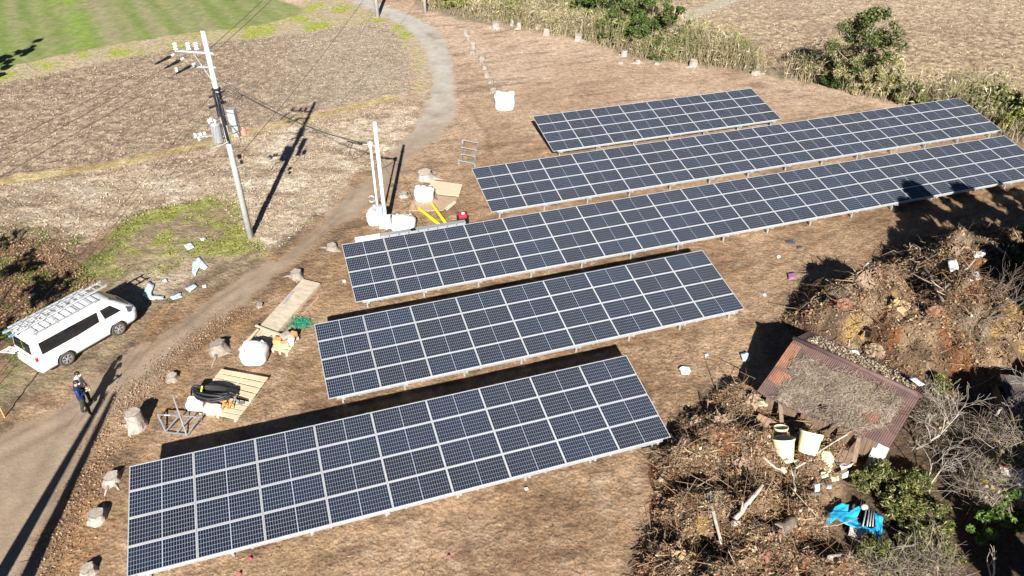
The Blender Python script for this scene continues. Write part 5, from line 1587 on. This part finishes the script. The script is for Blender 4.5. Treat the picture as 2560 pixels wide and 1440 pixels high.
small_shed('shed', 'dark roofed shed at the right picture edge, shaded and strewn with leaves', pA, pB, 2.2, 1.9, mat('dark_roof', (.085,.065,.062), .8, var=.5, scale=3), M['timber'], .5)
pA = gp(2500, 1168, 1.2); pB = gp(2710, 1185, 1.2)
small_shed('shed', 'small shed with white corrugated roof and red ridge at the right picture edge', pA, pB, 1.1, 1.2, mat('white_sheet_roof', (.55,.54,.51), .6, var=.12, scale=3), mat('rusty_wall', (.22,.09,.05), .8, var=.4), .4, mat('faded_red_trim', (.35,.06,.06), .6))

# ------------------------------------------------------------------ stumps
def stump(label, p, d, h, seed, roots=5, group=None, flare=1.5, rx=1., bark='stump'):
    rr_ = random.Random(seed)
    t = thing('tree_stump', label, 'tree stump', (p.x, p.y, gz(p.x, p.y)), rr_.uniform(0, 6), group)
    r = d / 2
    n, lv = 22, 7
    ph = [rr_.uniform(0, 6.28) for _ in range(roots)]
    vs, fs = [], []
    tx, ty = rr_.gauss(0, .10), rr_.gauss(0, .10)
    for j in range(lv):
        f = j / (lv - 1)
        for k in range(n):
            a = 2 * math.pi * k / n
            lobes = sum(max(0, math.cos(a - q)) ** 8 for q in ph)
            w = r * (1 + (flare - 1) * (1 - f) ** 2.6 * (.55 + 1.1 * lobes) + .07 * math.sin(5 * a + seed) + .05 * math.sin(9 * a + 2 * seed + 3 * f) + rr_.gauss(0, .045))
            z = h * f - .08 * (1 - f) + (tx * math.cos(a) + ty * math.sin(a)) * f * r
            vs.append((w * math.cos(a) * rx, w * math.sin(a), z))
    for j in range(lv - 1):
        for k in range(n): fs.append((j*n+k, j*n+(k+1)%n, (j+1)*n+(k+1)%n, (j+1)*n+k))
    b = MB().add(vs, fs)
    for q in ph:
        if h > .2 and d > .45 and rr_.random() < .8:
            L = r * rr_.uniform(1.2, 2.6)
            c, s = math.cos(q), math.sin(q)
            b.tube([(c*r*.8, s*r*.8, h*.10), (c*(r+L*.4), s*(r+L*.4), .02), (c*(r+L) + rr_.gauss(0, .1), s*(r+L) + rr_.gauss(0, .1), -.05)], [r*.30, r*.18, .015], 7)
    b.build('bark', M[bark], t, smooth=True)
    top = vs[-n:]
    c0 = (sum(v[0] for v in top) / n, sum(v[1] for v in top) / n, sum(v[2] for v in top) / n + .012)
    tv = [(v[0] * .97, v[1] * .97, v[2] + .008) for v in top] + [c0]
    MB().add(tv, [(k, (k+1)%n, n) for k in range(n)]).build('cut_face', M['stumpcut'], t)
    return t
palest = mat('bleached_stump', (.36,.31,.27), .9, var=.45, scale=5, bump=.7); M['palest'] = palest
far_g = 'small stumps in the row along the far bend'
for i, (px, py, d, h, lab) in enumerate([
        (1240,72,.85,.75,'widest of the cut stumps at the far thicket edge'), (1280,64,.35,.6,'narrow stump just right of the widest far stump'), (1297,72,.55,.7,'second stump right of the widest far stump'),
        (1346,72,.7,.65,'stump at the far thicket edge, below a thin sapling'), (1366,88,.65,.7,'stump standing a little in front of the far thicket edge'), (1444,101,.75,.6,'stump below the left end of the dark shrub row'),
        (1560,140,.65,.55,'stump at the foot of the reeds below the dark shrubs'), (1594,158,.6,.35,'low cut stump in front of the reeds, right of its taller neighbour'), (1630,140,.45,.5,'narrow stump tucked against the low bright green bush'),
        (1551,158,.5,.2,'flat stump in front of the reed edge stump'), (1642,161,.5,.2,'flat grey stump before the low bright green bush'), (1733,167,.75,.6,'stump in front of the reeds with rust red leaves behind it'), (1888,186,.8,.35,'flat wide stump at the bare gap right of the reeds'),
        (1062,445,1.0,.55,'bleached wide stump behind the plywood sheet'), (1008,490,.6,.25,'low stump between the twin white poles and the brown board'),
        (830,622,.60,.30,'low grey stump at the left corner of the longest array'), (742,692,.62,.42,'grey stump with roots at the far end of the long plywood stack'), (650,765,.35,.18,'half buried root stump beside the long plywood stack'),
        (546,875,.80,.50,'large old stump with wide roots beside the wood strewn track'), (432,948,.50,.28,'small grey stump on the bank left of the plywood pallets'),
        (282,1200,.60,.28,'flat pale stump beside the upper corner of the nearest array'), (246,1298,.62,.40,'pale notched stump beside the left edge of the nearest array'), (222,1430,.55,.25,'dark rooted stump at the bottom edge left of the nearest array')]):
    stump(lab, gp(px, py), d * .82, h * (.85 if py < 300 else .8), 1100 + i, 5 if d > .45 else 3, bark='palest' if py < 500 or px < 300 else 'stump', flare=1.25 if py < 200 else 1.6)
for i, (px, py, d, h) in enumerate([(1165,88,.42,.6), (1170,100,.4,.5), (1181,118,.55,.65), (1185,132,.45,.6), (1200,146,.5,.5), (1207,158,.4,.4), (1214,174,.5,.5), (1217,190,.4,.5), (1226,206,.5,.45), (1228,228,.4,.3)]):
    stump('small weathered stump in the row curving along the far side of the bend', gp(px + rnd.uniform(-5, 5), py + rnd.uniform(-3, 3)), d * rnd.uniform(.85, 1.25), h * rnd.uniform(.4, 1.0), 1150 + i, 3, far_g, 1.2, bark='stump')
stump('tall bleached stump leaning at the track side by the black hose', gp(345, 1068), .58, .80, 1170, 4, None, 1.5, bark='palest')

# ------------------------------------------------------------------ bags, boards, pallets and tools
def bulk_bag(label, p, w, d, h, seed, puff=.5, rz=0.):
    t = thing('bulk_bag', label, 'bulk bag', (p.x, p.y, gz(p.x, p.y) - .02), rz)
    n, m_ = 40, 22
    vs, fs = [], []
    ax = np.array([[math.cos(2*math.pi*k/n), math.sin(2*math.pi*k/n)] for k in range(n)])
    e = .55
    for i in range(m_ + 1):
        th = math.pi * i / m_
        s, c = math.sin(th), math.cos(th)
        sw = abs(s) ** puff; cz = math.copysign(abs(c) ** .6, c)
        for k in range(n):
            a = 2 * math.pi * k / n
            ca, sa = math.cos(a), math.sin(a)
            x = math.copysign(abs(ca) ** e, ca) * sw; y = math.copysign(abs(sa) ** e, sa) * sw; z = .5 - .5 * cz if False else .5 + .5 * cz
            vs.append([x * w / 2, y * d / 2, z * h])
    V = np.array(vs)
    nz = (fbm(V[:, 0] * 1.0 + V[:, 2] * .7 + seed, V[:, 1] + V[:, 2] * 1.3, .45, 4, seed) - .5)
    V[:, :2] *= (1 + .42 * nz)[:, None]; V[:, 2] *= (1 + .5 * nz * (V[:, 2] > .1 * h)); V[:, 2] = np.maximum(V[:, 2], 0)
    for i in range(m_):
        for k in range(n): fs.append((i*n+k, (i+1)*n+k, (i+1)*n+(k+1)%n, i*n+(k+1)%n))
    MB().add(V.tolist(), fs).build('sack', M['bag'], t, smooth=True)
    return t
def loops(t, w, d, h):
    for sx in (-1, 1):
        for sy in (-1, 1):
            MB().tube([(sx*w*.36, sy*d*.36, h*.93), (sx*w*.30, sy*d*.32, h*1.10), (sx*w*.22, sy*d*.36, h*.95)], .02, 5).build('lifting_loop', M['bag'], t, smooth=True)
b1 = bulk_bag('big white bulk bag between the long plywood stack and the pallets', gp(640, 902), 1.15, 1.05, .85, 3); loops(b1, 1.1, 1.0, .8)
b2 = bulk_bag('white bulk bag sitting on brown board beside the plywood sheet', gp(1062, 497), 1.15, 1.1, .75, 5); loops(b2, 1.1, 1.0, .7)
b3 = bulk_bag('slumped white bulk bag right of the twin white poles', gp(1010, 572), 1.30, 1.25, .75, 8); loops(b3, 1.2, 1.1, .7)
bulk_bag('small white bag leaning on the right of the pole cabinet', gp(988, 560), .7, .7, .55, 14)
bulk_bag('crumpled white sack behind the foot of the twin white poles', gp(938, 560), .85, .7, .9, 11)
t = bulk_bag('lone square white cube bag standing behind the shortest array', gp(1262, 270), 1.40, 1.15, 1.15, 17, .16); loops(t, 1.2, .9, 1.1)
MB().box((-.42, -.30, 1.16), (.16, .42, .012)).build('blue_stripe', M['film'], t); MB().box((.44, -.30, 1.16), (.16, .42, .012)).build('blue_stripe', M['film'], t)
def slab(name, label, cat, px, z0, z1, m, parent=None, group=None):
    """flat board with the outline of a photo quadrilateral laid at height z1"""
    pts = [gp(x, y, z1) for x, y in px]
    c = sum(pts, Vector()) / len(pts)
    d = (pts[1] - pts[0]); a = math.atan2(d.y, d.x)
    Ri = Matrix.Rotation(-a, 3, 'Z')
    loc = [Ri @ (p - c) for p in pts]
    o = MB().prism([(p.x, p.y) for p in loc], z0, z1, 0).build(name, m, parent, bevel=0)
    o.location = (c.x, c.y, 0); o.rotation_euler = (0, 0, a)
    if not parent: tag(o, label, cat, group)
    return o
slab('plywood_stack', 'long stack of weathered plywood lying along the track', 'plywood stack', [(757,697),(801,708),(694,829),(652,812)], 0, .16, M['oldply'])
slab('plywood_stack', 'shorter plywood stack reaching under the big white bulk bag', 'plywood stack', [(652,822),(692,834),(655,905),(606,890)], 0, .14, M['ply'])
slab('grey_strip', 'blue grey strip lying on the long plywood stack', 'strip', [(729,729),(737,728),(712,760),(703,763)], .165, .175, mat('grey_strip', (.33,.36,.42), .6))
for i, q in enumerate([[(643,821),(648,823),(600,878),(595,873)], [(652,822),(657,824),(612,880),(606,878)], [(661,822),(667,824),(640,856),(633,855)]]):
    slab('timber_batten', 'narrow timber batten lying on the shorter plywood stack', 'batten', q, .15, .20, M['ply'], group='battens on the shorter plywood stack')
slab('cross_batten', 'timber batten laid across the gap between the two plywood stacks', 'batten', [(637,814),(640,811),(708,836),(705,840)], .20, .25, M['oldply'])
slab('long_batten', 'long thin batten on the soil right of the long plywood stack', 'batten', [(795,740),(799,742),(715,834),(711,831)], 0, .06, M['brownboard'])
# small pallet with bundles
t = thing('wooden_pallet', 'small wooden pallet carrying bundled cardboard beside the big white bag', 'pallet', gp(715, 866))
pp = [gp(688, 848, .18), gp(750, 840, .18), gp(719, 884, .18), gp(678, 872, .18)]
c0 = t.location
bdir = (pp[1] - pp[0]) * .5 + (pp[2] - pp[3]) * .5; ddir = (pp[3] - pp[0]) * .5 + (pp[2] - pp[1]) * .5
for k in range(5):
    f = (k + .5) / 5
    A_ = pp[0].lerp(pp[3], f) - c0; B_ = pp[1].lerp(pp[2], f) - c0
    MB().bar((A_.x, A_.y, .17), (B_.x, B_.y, .17), ddir.length / 5 - .03, .025).build('deck_board', M['ply'], t)
for k in range(3):
    f = .08 + .42 * k
    A_ = pp[0].lerp(pp[1], f) - c0; B_ = pp[3].lerp(pp[2], f) - c0
    MB().bar((A_.x, A_.y, .075), (B_.x, B_.y, .075), .09, .15).build('bearer', M['ply'], t)
tanb = mat('tan_cardboard', (.55,.38,.22), .8, var=.12); orgb = mat('orange_cardboard', (.62,.33,.14), .8, var=.12)
for i, (px, py, w_, d_, h_, m, lab) in enumerate([(695, 856, .36, .32, .22, orgb, 'orange cardboard bundle at the left of the small pallet'), (712, 864, .34, .30, .20, tanb, 'tan cardboard bundle at the front of the small pallet'), (716, 846, .44, .36, .26, mat('grey_bundle', (.42,.35,.31), .8), 'grey brown bundle at the back of the small pallet'),
        (733, 843, .36, .30, .24, orgb, 'orange bundle at the far corner of the small pallet'), (729, 857, .30, .30, .20, M['bag'], 'white wrapped bundle on the right of the small pallet')]):
    o = MB().box((0, 0, h_/2), (w_, d_, h_)).build('bundle', m, bevel=.035); q = gp(px, py, .19); o.location = q; o.rotation_euler = (0, 0, .4 * i); tag(o, lab, 'bundle')
# plank pallets with the hose
def plank_pallet(label, quad, z, n, seed):
    pp = [gp(x, y, z) for x, y in quad]
    c = sum(pp, Vector()) / 4; c.z = 0
    t = thing('plywood_pallet', label, 'pallet', c)
    for k in range(n):
        f0, f1 = k / n + .006, (k + 1) / n - .045
        q = [pp[0].lerp(pp[3], f0) - c, pp[1].lerp(pp[2], f0) - c, pp[1].lerp(pp[2], f1) - c, pp[0].lerp(pp[3], f1) - c]
        MB().prism([(p.x, p.y) for p in q], z - .03, z).build('deck_board', M['ply'], t)
    for f in (.05, .5, .95):
        a_ = pp[0].lerp(pp[1], f) - c; b_ = pp[3].lerp(pp[2], f) - c
        MB().bar((a_.x, a_.y, (z - .03) / 2), (b_.x, b_.y, (z - .03) / 2), .09, z - .035).build('bearer', M['ply'], t)
    return t
plank_pallet('large plywood pallet of broad boards behind the black hose coil', [(553,922),(671,943),(630,1000),(517,967)], .24, 4, 1)
plank_pallet('lower plywood pallet under the hose coil and orange jack stands', [(520,985),(628,1005),(592,1050),(495,1030)], .14, 4, 2)
# black corrugated hose: coil flattened in a bundle
t = thing('hose_coil', 'bundle of thick black hose tied with a yellow band on the plywood pallets', 'hose', gp(542, 1000))
g_ = random.Random(5)
for k in range(10):
    pts = []
    for s in range(26):
        a = 2 * math.pi * s / 25
        pts.append(((.90 - .02 * k) * math.cos(a), (.12 + .028 * k) * math.sin(a) - .02 * k, .46 + .04 * math.sin(a * 2 + k) + .06 * (k % 3)))
    Mr = Matrix.Rotation(-.16, 3, 'Z')
    MB().tube([Mr @ Vector(p) for p in pts], .05, 8).build('hose_turn', M['cable'], t, smooth=True)
MB().tube([(-.45, -.2, .55), (-.40, -.05, .80), (-.42, .12, .6)], .03, 6).build('yellow_band', mat('yellow_green_band', (.6,.7,.04), .5), t)
t = bulk_bag('low white sack under the black hose coil', gp(492, 1020), .70, .65, .46, 23)
t = bulk_bag('second low white sack in front of the hose coil', gp(535, 1030), .75, .50, .34, 27)
def jack_stand(px, py, m, lab, h=.36):
    t = thing('jack_stand', lab, 'jack stand', gp(px, py, .14), .5)
    for a in (0.6, 2.2, 3.75, 5.3): MB().bar((.03 * math.cos(a), .03 * math.sin(a), h * .75), (.15 * math.cos(a), .15 * math.sin(a), .0), .04, .012).build('leg', m, t)
    MB().tube([(0, 0, h * .55), (0, 0, h)], .028, 8).build('column', m, t)
    MB().box((0, 0, h + .01), (.09, .05, .025)).build('saddle', m, t)
jack_stand(563, 1020, M['orange'], 'orange jack stand, left one of the pair on the pallet')
jack_stand(579, 1018, M['orange'], 'orange jack stand, right one of the pair on the pallet')
jack_stand(591, 1008, M['dullsteel'], 'dark steel jack stand right of the orange pair', .34)
slab('grey_bracket', 'grey steel bracket lying at the right end of the lower pallet', 'bracket', [(596,1004),(612,1003),(611,1010),(594,1012)], .145, .17, M['dullsteel'])
# angle iron frame, front left
t = thing('angle_iron_frame', 'dark angle iron rack lying between the tall stump and the nearest array', 'metal rack', gp(445, 1060))
O_ = t.location
def P3(px, py, z): q = gp(px, py, z) - O_; return (q.x, q.y, z)
b_ = [P3(394, 1036, .45), P3(500, 1042, .45), P3(470, 1086, .06), P3(414, 1080, .06)]
for i in range(4): MB().bar(b_[i], b_[(i+1) % 4], .045).build('frame_bar', M['dullsteel'], t)
MB().bar(P3(446, 1041, .44), P3(415, 1078, .07), .045).build('cross_bar', M['dullsteel'], t)
MB().bar(P3(479, 1040, .44), P3(441, 1083, .07), .045).build('cross_bar', M['dullsteel'], t)
MB().bar(P3(433, 994, .95), P3(467, 1090, .02), .045).build('upright', M['dullsteel'], t)
MB().bar(P3(394, 1036, .45), P3(398, 1052, .0), .045).build('upright', M['dullsteel'], t)
MB().bar(P3(500, 1042, .45), P3(503, 1052, .0), .045).build('upright', M['dullsteel'], t)
MB().box(P3(418, 1038, .475), (.22, .04, .012)).build('tag_strip', M['whitepaint'], t)
# galvanised frame on the soil behind the second array
t = thing('galvanised_frame', 'galvanised ladder-like frame lying alone on bare soil below the cube bag', 'metal frame', gp(1172, 385))
O_ = t.location
for a_, c_ in (((1156,350),(1195,357)), ((1151,367),(1192,376)), ((1154,385),(1188,391)), ((1147,401),(1187,409))):
    MB().bar(P3(*a_, .26), P3(*c_, .26), .055).build('rail', M['galv'], t)
for a_, c_ in (((1195,357),(1187,409)), ((1159,352),(1153,402)), ((1191,375),(1184,408))):
    MB().bar(P3(*a_, .24), P3(*c_, .22), .05).build('side_bar', M['galv'], t)
for a_ in ((1156,350),(1195,357),(1147,401),(1187,409)):
    q = P3(*a_, .24); MB().bar(q, (q[0], q[1], 0), .045).build('foot', M['galv'], t)
# boards, yellow covers, generator behind the longest array
slab('plywood_sheet', 'bright plywood sheet behind the white bag near the second array', 'plywood sheet', [(1069,449),(1156,461),(1147,490),(1092,484)], .06, .10, M['ply'])
slab('brown_board', 'brown board under the white bulk bag and the yellow covers', 'board', [(1022,526),(1031,501),(1062,490),(1095,500),(1109,526)], 0, .05, M['brownboard'])
slab('brown_board', 'second brown board lying right of the white bulk bag', 'board', [(1090,488),(1145,494),(1128,514),(1106,524)], .055, .085, M['brownboard'])
slab('plank', 'short thick plank at the right rim of the brown boards', 'plank', [(1112,520),(1137,501),(1141,505),(1117,525)], .09, .15, M['ply'])
for (a_, c_, lab) in (((1047, 521), (1105, 566), 'yellow tube cover, the left one lying behind the longest array'), ((1079, 508), (1118, 563), 'yellow tube cover, the right one resting on the brown board')):
    A_, C_ = gp(*a_, .16), gp(*c_, .16)
    t = thing('yellow_cover', lab, 'tube cover', A_)
    v = C_ - A_
    MB().tube([(0, 0, 0), v * .02, v * .98, v], [.06, .085, .085, .06], 12).build('tube', M['yellow'], t, smooth=True)
    MB().bar((0, 0, .085), (v.x, v.y, .085), .02, .015).build('seam', M['yellow'], t)
t = thing('generator', 'red portable generator behind the upper edge of the longest array', 'generator', gp(1157, 562), .3)
MB().box((0, 0, .30), (.50, .40, .42)).build('engine_block', M['black'], t, bevel=.02)
MB().box((.0, 0, .60), (.46, .38, .22)).build('fuel_tank', M['red'], t, bevel=.06)
MB().lathe((.03, -.02, .71), [(.02, 0), (.09, 0), (.10, .05), (.04, .07)], 14).build('tank_cap', M['whitepaint'], t)
for s in (-.2, .2): MB().tube([(-.27, s, .04), (-.27, s, .70), (.27, s, .70), (.27, s, .04)], .018, 6).build('carry_frame', M['black'], t)

# ------------------------------------------------------------------ sheets, tarpaulin, tubs, scraps
def cloth(name, label, cat, px, z, m, amp=.08, wl=.5, seed=0, base=None, parent=None, sub=3):
    pts = [gp(x, y, z) for x, y in px]
    c = sum(pts, Vector()) / len(pts)
    bm = bmesh.new()
    vs = [bm.verts.new((p.x - c.x, p.y - c.y, 0)) for p in pts]
    es = [bm.edges.new((vs[i], vs[(i+1) % len(vs)])) for i in range(len(vs))]
    bmesh.ops.triangle_fill(bm, use_beauty=True, edges=es)
    for _ in range(sub):
        bmesh.ops.subdivide_edges(bm, edges=[e for e in bm.edges if e.calc_length() > .06], cuts=1, use_grid_fill=True)
        bmesh.ops.triangulate(bm, faces=bm.faces)
    X = np.array([v.co.x for v in bm.verts]); Y = np.array([v.co.y for v in bm.verts])
    h = (fbm(X + seed, Y - seed, wl, 4, seed + 3)) * amp
    for v, q in zip(bm.verts, h): v.co.z = q
    bmesh.ops.recalc_face_normals(bm, faces=bm.faces)
    if sum(f.normal.z for f in bm.faces) < 0: bmesh.ops.reverse_faces(bm, faces=bm.faces)
    r = bmesh.ops.extrude_face_region(bm, geom=list(bm.faces))
    for v in [g for g in r['geom'] if isinstance(g, bmesh.types.BMVert)]: v.co.z -= .01
    bmesh.ops.recalc_face_normals(bm, faces=bm.faces)
    me = bpy.data.meshes.new(name); bm.to_mesh(me); bm.free()
    me.materials.append(m)
    me.polygons.foreach_set('use_smooth', [True] * len(me.polygons))
    o = link(name, me, parent); o.location = (c.x, c.y, (base if base is not None else z))
    if not parent: tag(o, label, cat)
    return o
def z8(pts): return [(1700 + x / 2.977, 960 + y / 2.977) for x, y in pts]
cloth('tarpaulin', 'crumpled bright blue tarpaulin at the lower right with pipes on it', 'tarpaulin', z8([(1075,1040),(1100,985),(1160,900),(1200,885),(1255,905),(1250,950),(1330,905),(1352,912),(1320,990),(1345,1035),(1420,1080),(1452,1068),(1445,948),(1515,985),(1505,1080),(1490,1200),(1440,1208),(1393,1180),(1400,1120),(1330,1085),(1215,1045),(1165,1000),(1105,1048)]), .25, M['tarp'], .26, .42, 2, .12)
t = cloth('brush_patch', 'patch of twigs showing through the hole of the blue tarpaulin', 'brush', z8([(1340,915),(1440,945),(1450,1065),(1420,1078),(1345,1035),(1322,990)]), .2, M['mound'], .05, .2, 5, .14)
for k, (x0, x1) in enumerate(((1385,1360), (1405,1392), (1422,1412), (1436,1434))):
    A_, C_ = gp(*z8([(x0 + 8, 905 + 6 * k)])[0], .36), gp(*z8([(x1, 1060)])[0], .36)
    o = MB().tube([(0, 0, 0), C_ - A_], .022, 8).build('steel_pipe', M['galv'], None, smooth=True); o.location = A_
    tag(o, 'thin galvanised pipe lying in the bundle on the blue tarpaulin', 'pipe', 'pipes on the tarpaulin')
o = MB().box((0, 0, .06), (.46, .30, .12)).build('concrete_block', M['greyboard'], bevel=.01); q = gp(*z8([(1310,1112)])[0], .2); o.location = (q.x, q.y, .16); o.rotation_euler = (.1, 0, -.45); tag(o, 'flat grey block on the lower edge of the blue tarpaulin', 'block')
b = MB(); b.ball((0, 0, .1), (.13, .12, .11), 12, 8); o = b.build('stone', mat('pale_stone', (.60,.52,.45), .9, var=.2), smooth=True); q = gp(*z8([(1370,922)])[0], .3); o.location = (q.x, q.y, .24); tag(o, 'round pale stone at the top of the blue tarpaulin', 'stone')
def tub(label, px, py, r, h, tilt, rz, seed, broken=False):
    p = low_at(px, py, .4)
    t = thing('plastic_tub', label, 'tub', (p.x, p.y, p.z + .02), rz)
    b = MB()
    prof = [(r * .78, 0), (r * .8, .02), (r * .98, h - .06), (r * 1.06, h - .05), (r * 1.06, h), (r * .95, h - .005), (r * .76, .04), (.01, .04)]
    n = 30
    vs, fs = [], []
    for i, (q, z) in enumerate(prof):
        for k in range(n):
            a = 2 * math.pi * k / n
            cut = (1 - .5 * max(0, math.cos(a - 1.0)) ** 2) if broken else 1
            vs.append((q * math.cos(a), q * math.sin(a), z * cut))
    for i in range(len(prof) - 1):
        for k in range(n): fs.append((i*n+k, i*n+(k+1)%n, (i+1)*n+(k+1)%n, (i+1)*n+k))
    fs.append(tuple(range(n-1, -1, -1)))
    o = b.add(vs, fs).build('shell', M['cream'], t, smooth=True)
    t.rotation_euler = (tilt, 0, rz)
    return t
tub('upright cream plastic tub, leftmost of the tubs below the shed', 1962, 1150, .40, .86, -.58, .12, 1)
tub('broken cream plastic tub right of the upright one', 2012, 1150, .40, .80, -.62, -.35, 2, True)
tub('small cream tub half buried above the upright one', 1952, 1090, .26, .34, -.4, .2, 3)
cloth('cream_sheet', 'crumpled cream plastic sheet folded over, right of the broken tub', 'plastic sheet', [(2047,1118),(2082,1118),(2086,1146),(2080,1172),(2072,1178),(2052,1168),(2046,1146)], .5, M['cream'], .5, .45, 3, .15)
cloth('white_sheet', 'crumpled whitish sheet against the slumped boards below the shed', 'plastic sheet', [(2092,1122),(2106,1118),(2122,1134),(2142,1150),(2128,1166),(2104,1178),(2090,1160)], .4, mat('dirty_white_sheet', (.66,.62,.58), .8, var=.15), .45, .4, 6, .15)
for i, (pts, m, lab) in enumerate([
        ([(1952,1168),(1975,1160),(1970,1180),(1955,1176)], 'cream', 'cream plastic shard below the upright tub'), ([(1982,1150),(2006,1142),(2010,1158),(1990,1164)], 'cream', 'curved cream shard in front of the broken tub'), ([(2052,1180),(2068,1176),(2072,1190),(2056,1192)], 'cream', 'cream shard below the crumpled cream sheet'),
        ([(1990,1068),(2014,1064),(2016,1082),(1996,1086)], 'cream', 'cream rag above the broken tub'), ([(2075,1192),(2096,1184),(2098,1200),(2080,1204)], 'cream', 'cream block end beside a brown board'), ([(2105,1180),(2122,1176),(2120,1190),(2106,1192)], 'bag', 'small white scrap by the bamboo tuft'),
        ([(1895,1000),(1925,998),(1918,1016),(1898,1012)], 'cream', 'cream rag at the left corner of the shed wall'), ([(2036,1208),(2052,1204),(2050,1226),(2038,1228)], 'film', 'pale plastic scrap above the blue tarpaulin'), ([(2068,1208),(2080,1206),(2078,1222),(2066,1220)], 'film', 'bluish plastic scrap beside the pale one'),
        ([(1735,1400),(1756,1382),(1775,1388),(1778,1418),(1750,1425)], 'film', 'silver blue foil heap at the bottom of the low heap'), ([(2090,1385),(2125,1378),(2140,1400),(2110,1408)], 'bag', 'white paper scraps at the bottom edge under the tarpaulin'), ([(1850,1190),(1882,1180),(1878,1196),(1856,1202)], 'bag', 'white plastic strip in the upper part of the low heap')]):
    cloth('plastic_scrap', lab, 'plastic scrap', pts, .55, M[m], .2, .22, 10 + i, .42 if i not in (10,) else .2, sub=2)
for i, (pts, m, lab) in enumerate([
        ([(2365,662),(2385,655),(2392,685),(2372,690)], 'bag', 'white sheet draped on the right part of the tall heap'), ([(2418,655),(2450,652),(2452,668),(2425,672)], 'bag', 'white sheet near the crest of the tall heap at the right'), ([(2410,705),(2435,700),(2438,720),(2415,728)], 'film', 'bluish scrap among branches on the tall heap'),
        ([(2242,642),(2262,640),(2264,655),(2245,658)], 'film', 'grey white scrap at the left crest of the tall heap'), ([(2180,768),(2196,775),(2192,800),(2178,796)], 'black', 'black plastic scrap in a hollow of the tall heap')]):
    p_ = big_at(*pts[0], 2.2)
    cloth('plastic_scrap', lab, 'plastic scrap', pts, 2.3, M[m], .25, .3, 40 + i, p_.z + .05, sub=2)
cloth('white_sheet', 'white weathered flat sheet lying between shed roof and tall heap', 'sheet', [(2086,868),(2145,866),(2157,892),(2110,886)], 1.9, M['bag'], .06, .5, 60, 1.75, sub=2)
cloth('corrugated_offcut', 'pale corrugated offcut on the back slope of the shed roof', 'panel', [(2272,946),(2285,942),(2312,962),(2298,966)], 2.2, M['bag'], .03, .5, 61, 2.2, sub=2)
cloth('white_sheet', 'white folded sheet alone on bare soil right of the nearest array', 'sheet', [(1698,922),(1706,914),(1722,918),(1728,926),(1722,936),(1704,936)], .08, M['bag'], .18, .3, 63, .02)
cloth('grey_scrap', 'white scrap in the shade left of the rusty shed', 'plastic scrap', [(1850,884),(1868,880),(1876,902),(1858,904)], .08, M['film'], .12, .2, 64, .05, sub=2)
cloth('grey_scrap', 'small white scrap in the shade close to the shed roof', 'plastic scrap', [(1938,908),(1950,905),(1952,914),(1940,916)], .08, M['film'], .1, .2, 65, .05, sub=2)
cloth('dark_film', 'dark plastic strip on the soil in front of the longest array', 'plastic scrap', [(1962,601),(1975,600),(1990,607),(1984,612),(1968,607)], .03, mat('dark_grey_film', (.08,.085,.10), .5), .06, .2, 66, .02, sub=2)
cloth('dark_film', 'short dark plastic piece right of the dark strip on the soil', 'plastic scrap', [(1992,617),(2004,616),(2006,621),(1994,623)], .03, mat('dark_grey_film2', (.09,.095,.11), .5), .06, .2, 67, .02, sub=2)
cloth('toy_scrap', 'blue and pink plastic scrap on the soil left of the tall heap', 'plastic scrap', [(1968,684),(1986,682),(1988,698),(1972,700)], .03, mat('blue_pink_scrap', (.10,.18,.38), .5, c2=(.55,.10,.18), scale=9), .14, .15, 68, .02, sub=2)
for i, (px, py) in enumerate(((627,1398), (600,1436), (1122,1392))):
    p = gp(px, py)
    o = MB().ball((0, 0, .04), (.06, .05, .05), 8, 6).build('pink_marker', mat('pink_tape', (.75,.06,.16), .6), smooth=True); o.location = p
    tag(o, 'small pink marker tape on the soil in front of the nearest array', 'marker', 'pink markers in front of the nearest array')
# torn blue film on the verge behind the van
for i, (pts, lab) in enumerate([
        ([(482,655),(497,642),(508,652),(520,668),(512,676),(498,668),(488,690),(480,682)], 'largest pale blue torn film on the weedy verge'), ([(498,596),(514,592),(516,600),(504,602)], 'small pale blue film scrap nearest the tall pole'),
        ([(458,612),(478,604),(486,618),(470,626)], 'whitish film scrap above the largest one'), ([(356,738),(372,702),(386,712),(378,735),(392,748),(372,750)], 'blue film scrap touching the van shadow'), ([(380,738),(410,740),(408,748),(384,748)], 'flat pale film beside the van shadow'),
        ([(424,742),(452,730),(456,742),(432,750)], 'pale film scrap along the track edge'), ([(462,722),(486,708),(494,716),(474,730)], 'narrow pale film near the dirt track'), ([(405,700),(416,696),(418,704),(408,706)], 'tiny blue film scrap amid the sandy patch'), ([(505,712),(516,710),(516,718),(507,720)], 'tiny film scrap beside the dirt track')]):
    cloth('plastic_film', lab, 'plastic film', pts, .04, M['film'], .07, .18, 80 + i, .02, sub=2)
# green netting
g_ = np.random.default_rng(91)
N = 260
P = np.column_stack([g_.normal(size=N) * .26, g_.normal(size=N) * .20, .04 + .10 * g_.random(N)])
o = np_sticks('green_net', P, flat_dirs(g_, N, .4), .12 + .18 * g_.random(N), np.full(N, .008), M['greenpaint'], None, None, .3, 1, 2)
o.location = gp(751, 812); tag(o, 'crumpled green netting on the soil left of the second nearest array', 'netting')
# small bits of rubbish on the soil
for i, (px, py, m) in enumerate([(640,1200,'bag'),(1500,730,'ply'),(2020,500,'bag'),(1940,640,'bag'),(1905,735,'film'),(1310,1220,'bag'),(1760,885,'film'),(855,700,'bag')]):
    o = cloth('litter_scrap', 'small pale scrap of rubbish on the bare soil among the arrays', 'litter', [(px,py),(px+9,py-2),(px+11,py+5),(px+3,py+7)], .03, M[m], .08, .12, 100 + i, .02, sub=2)
    o['group'] = 'rubbish scraps on the soil'
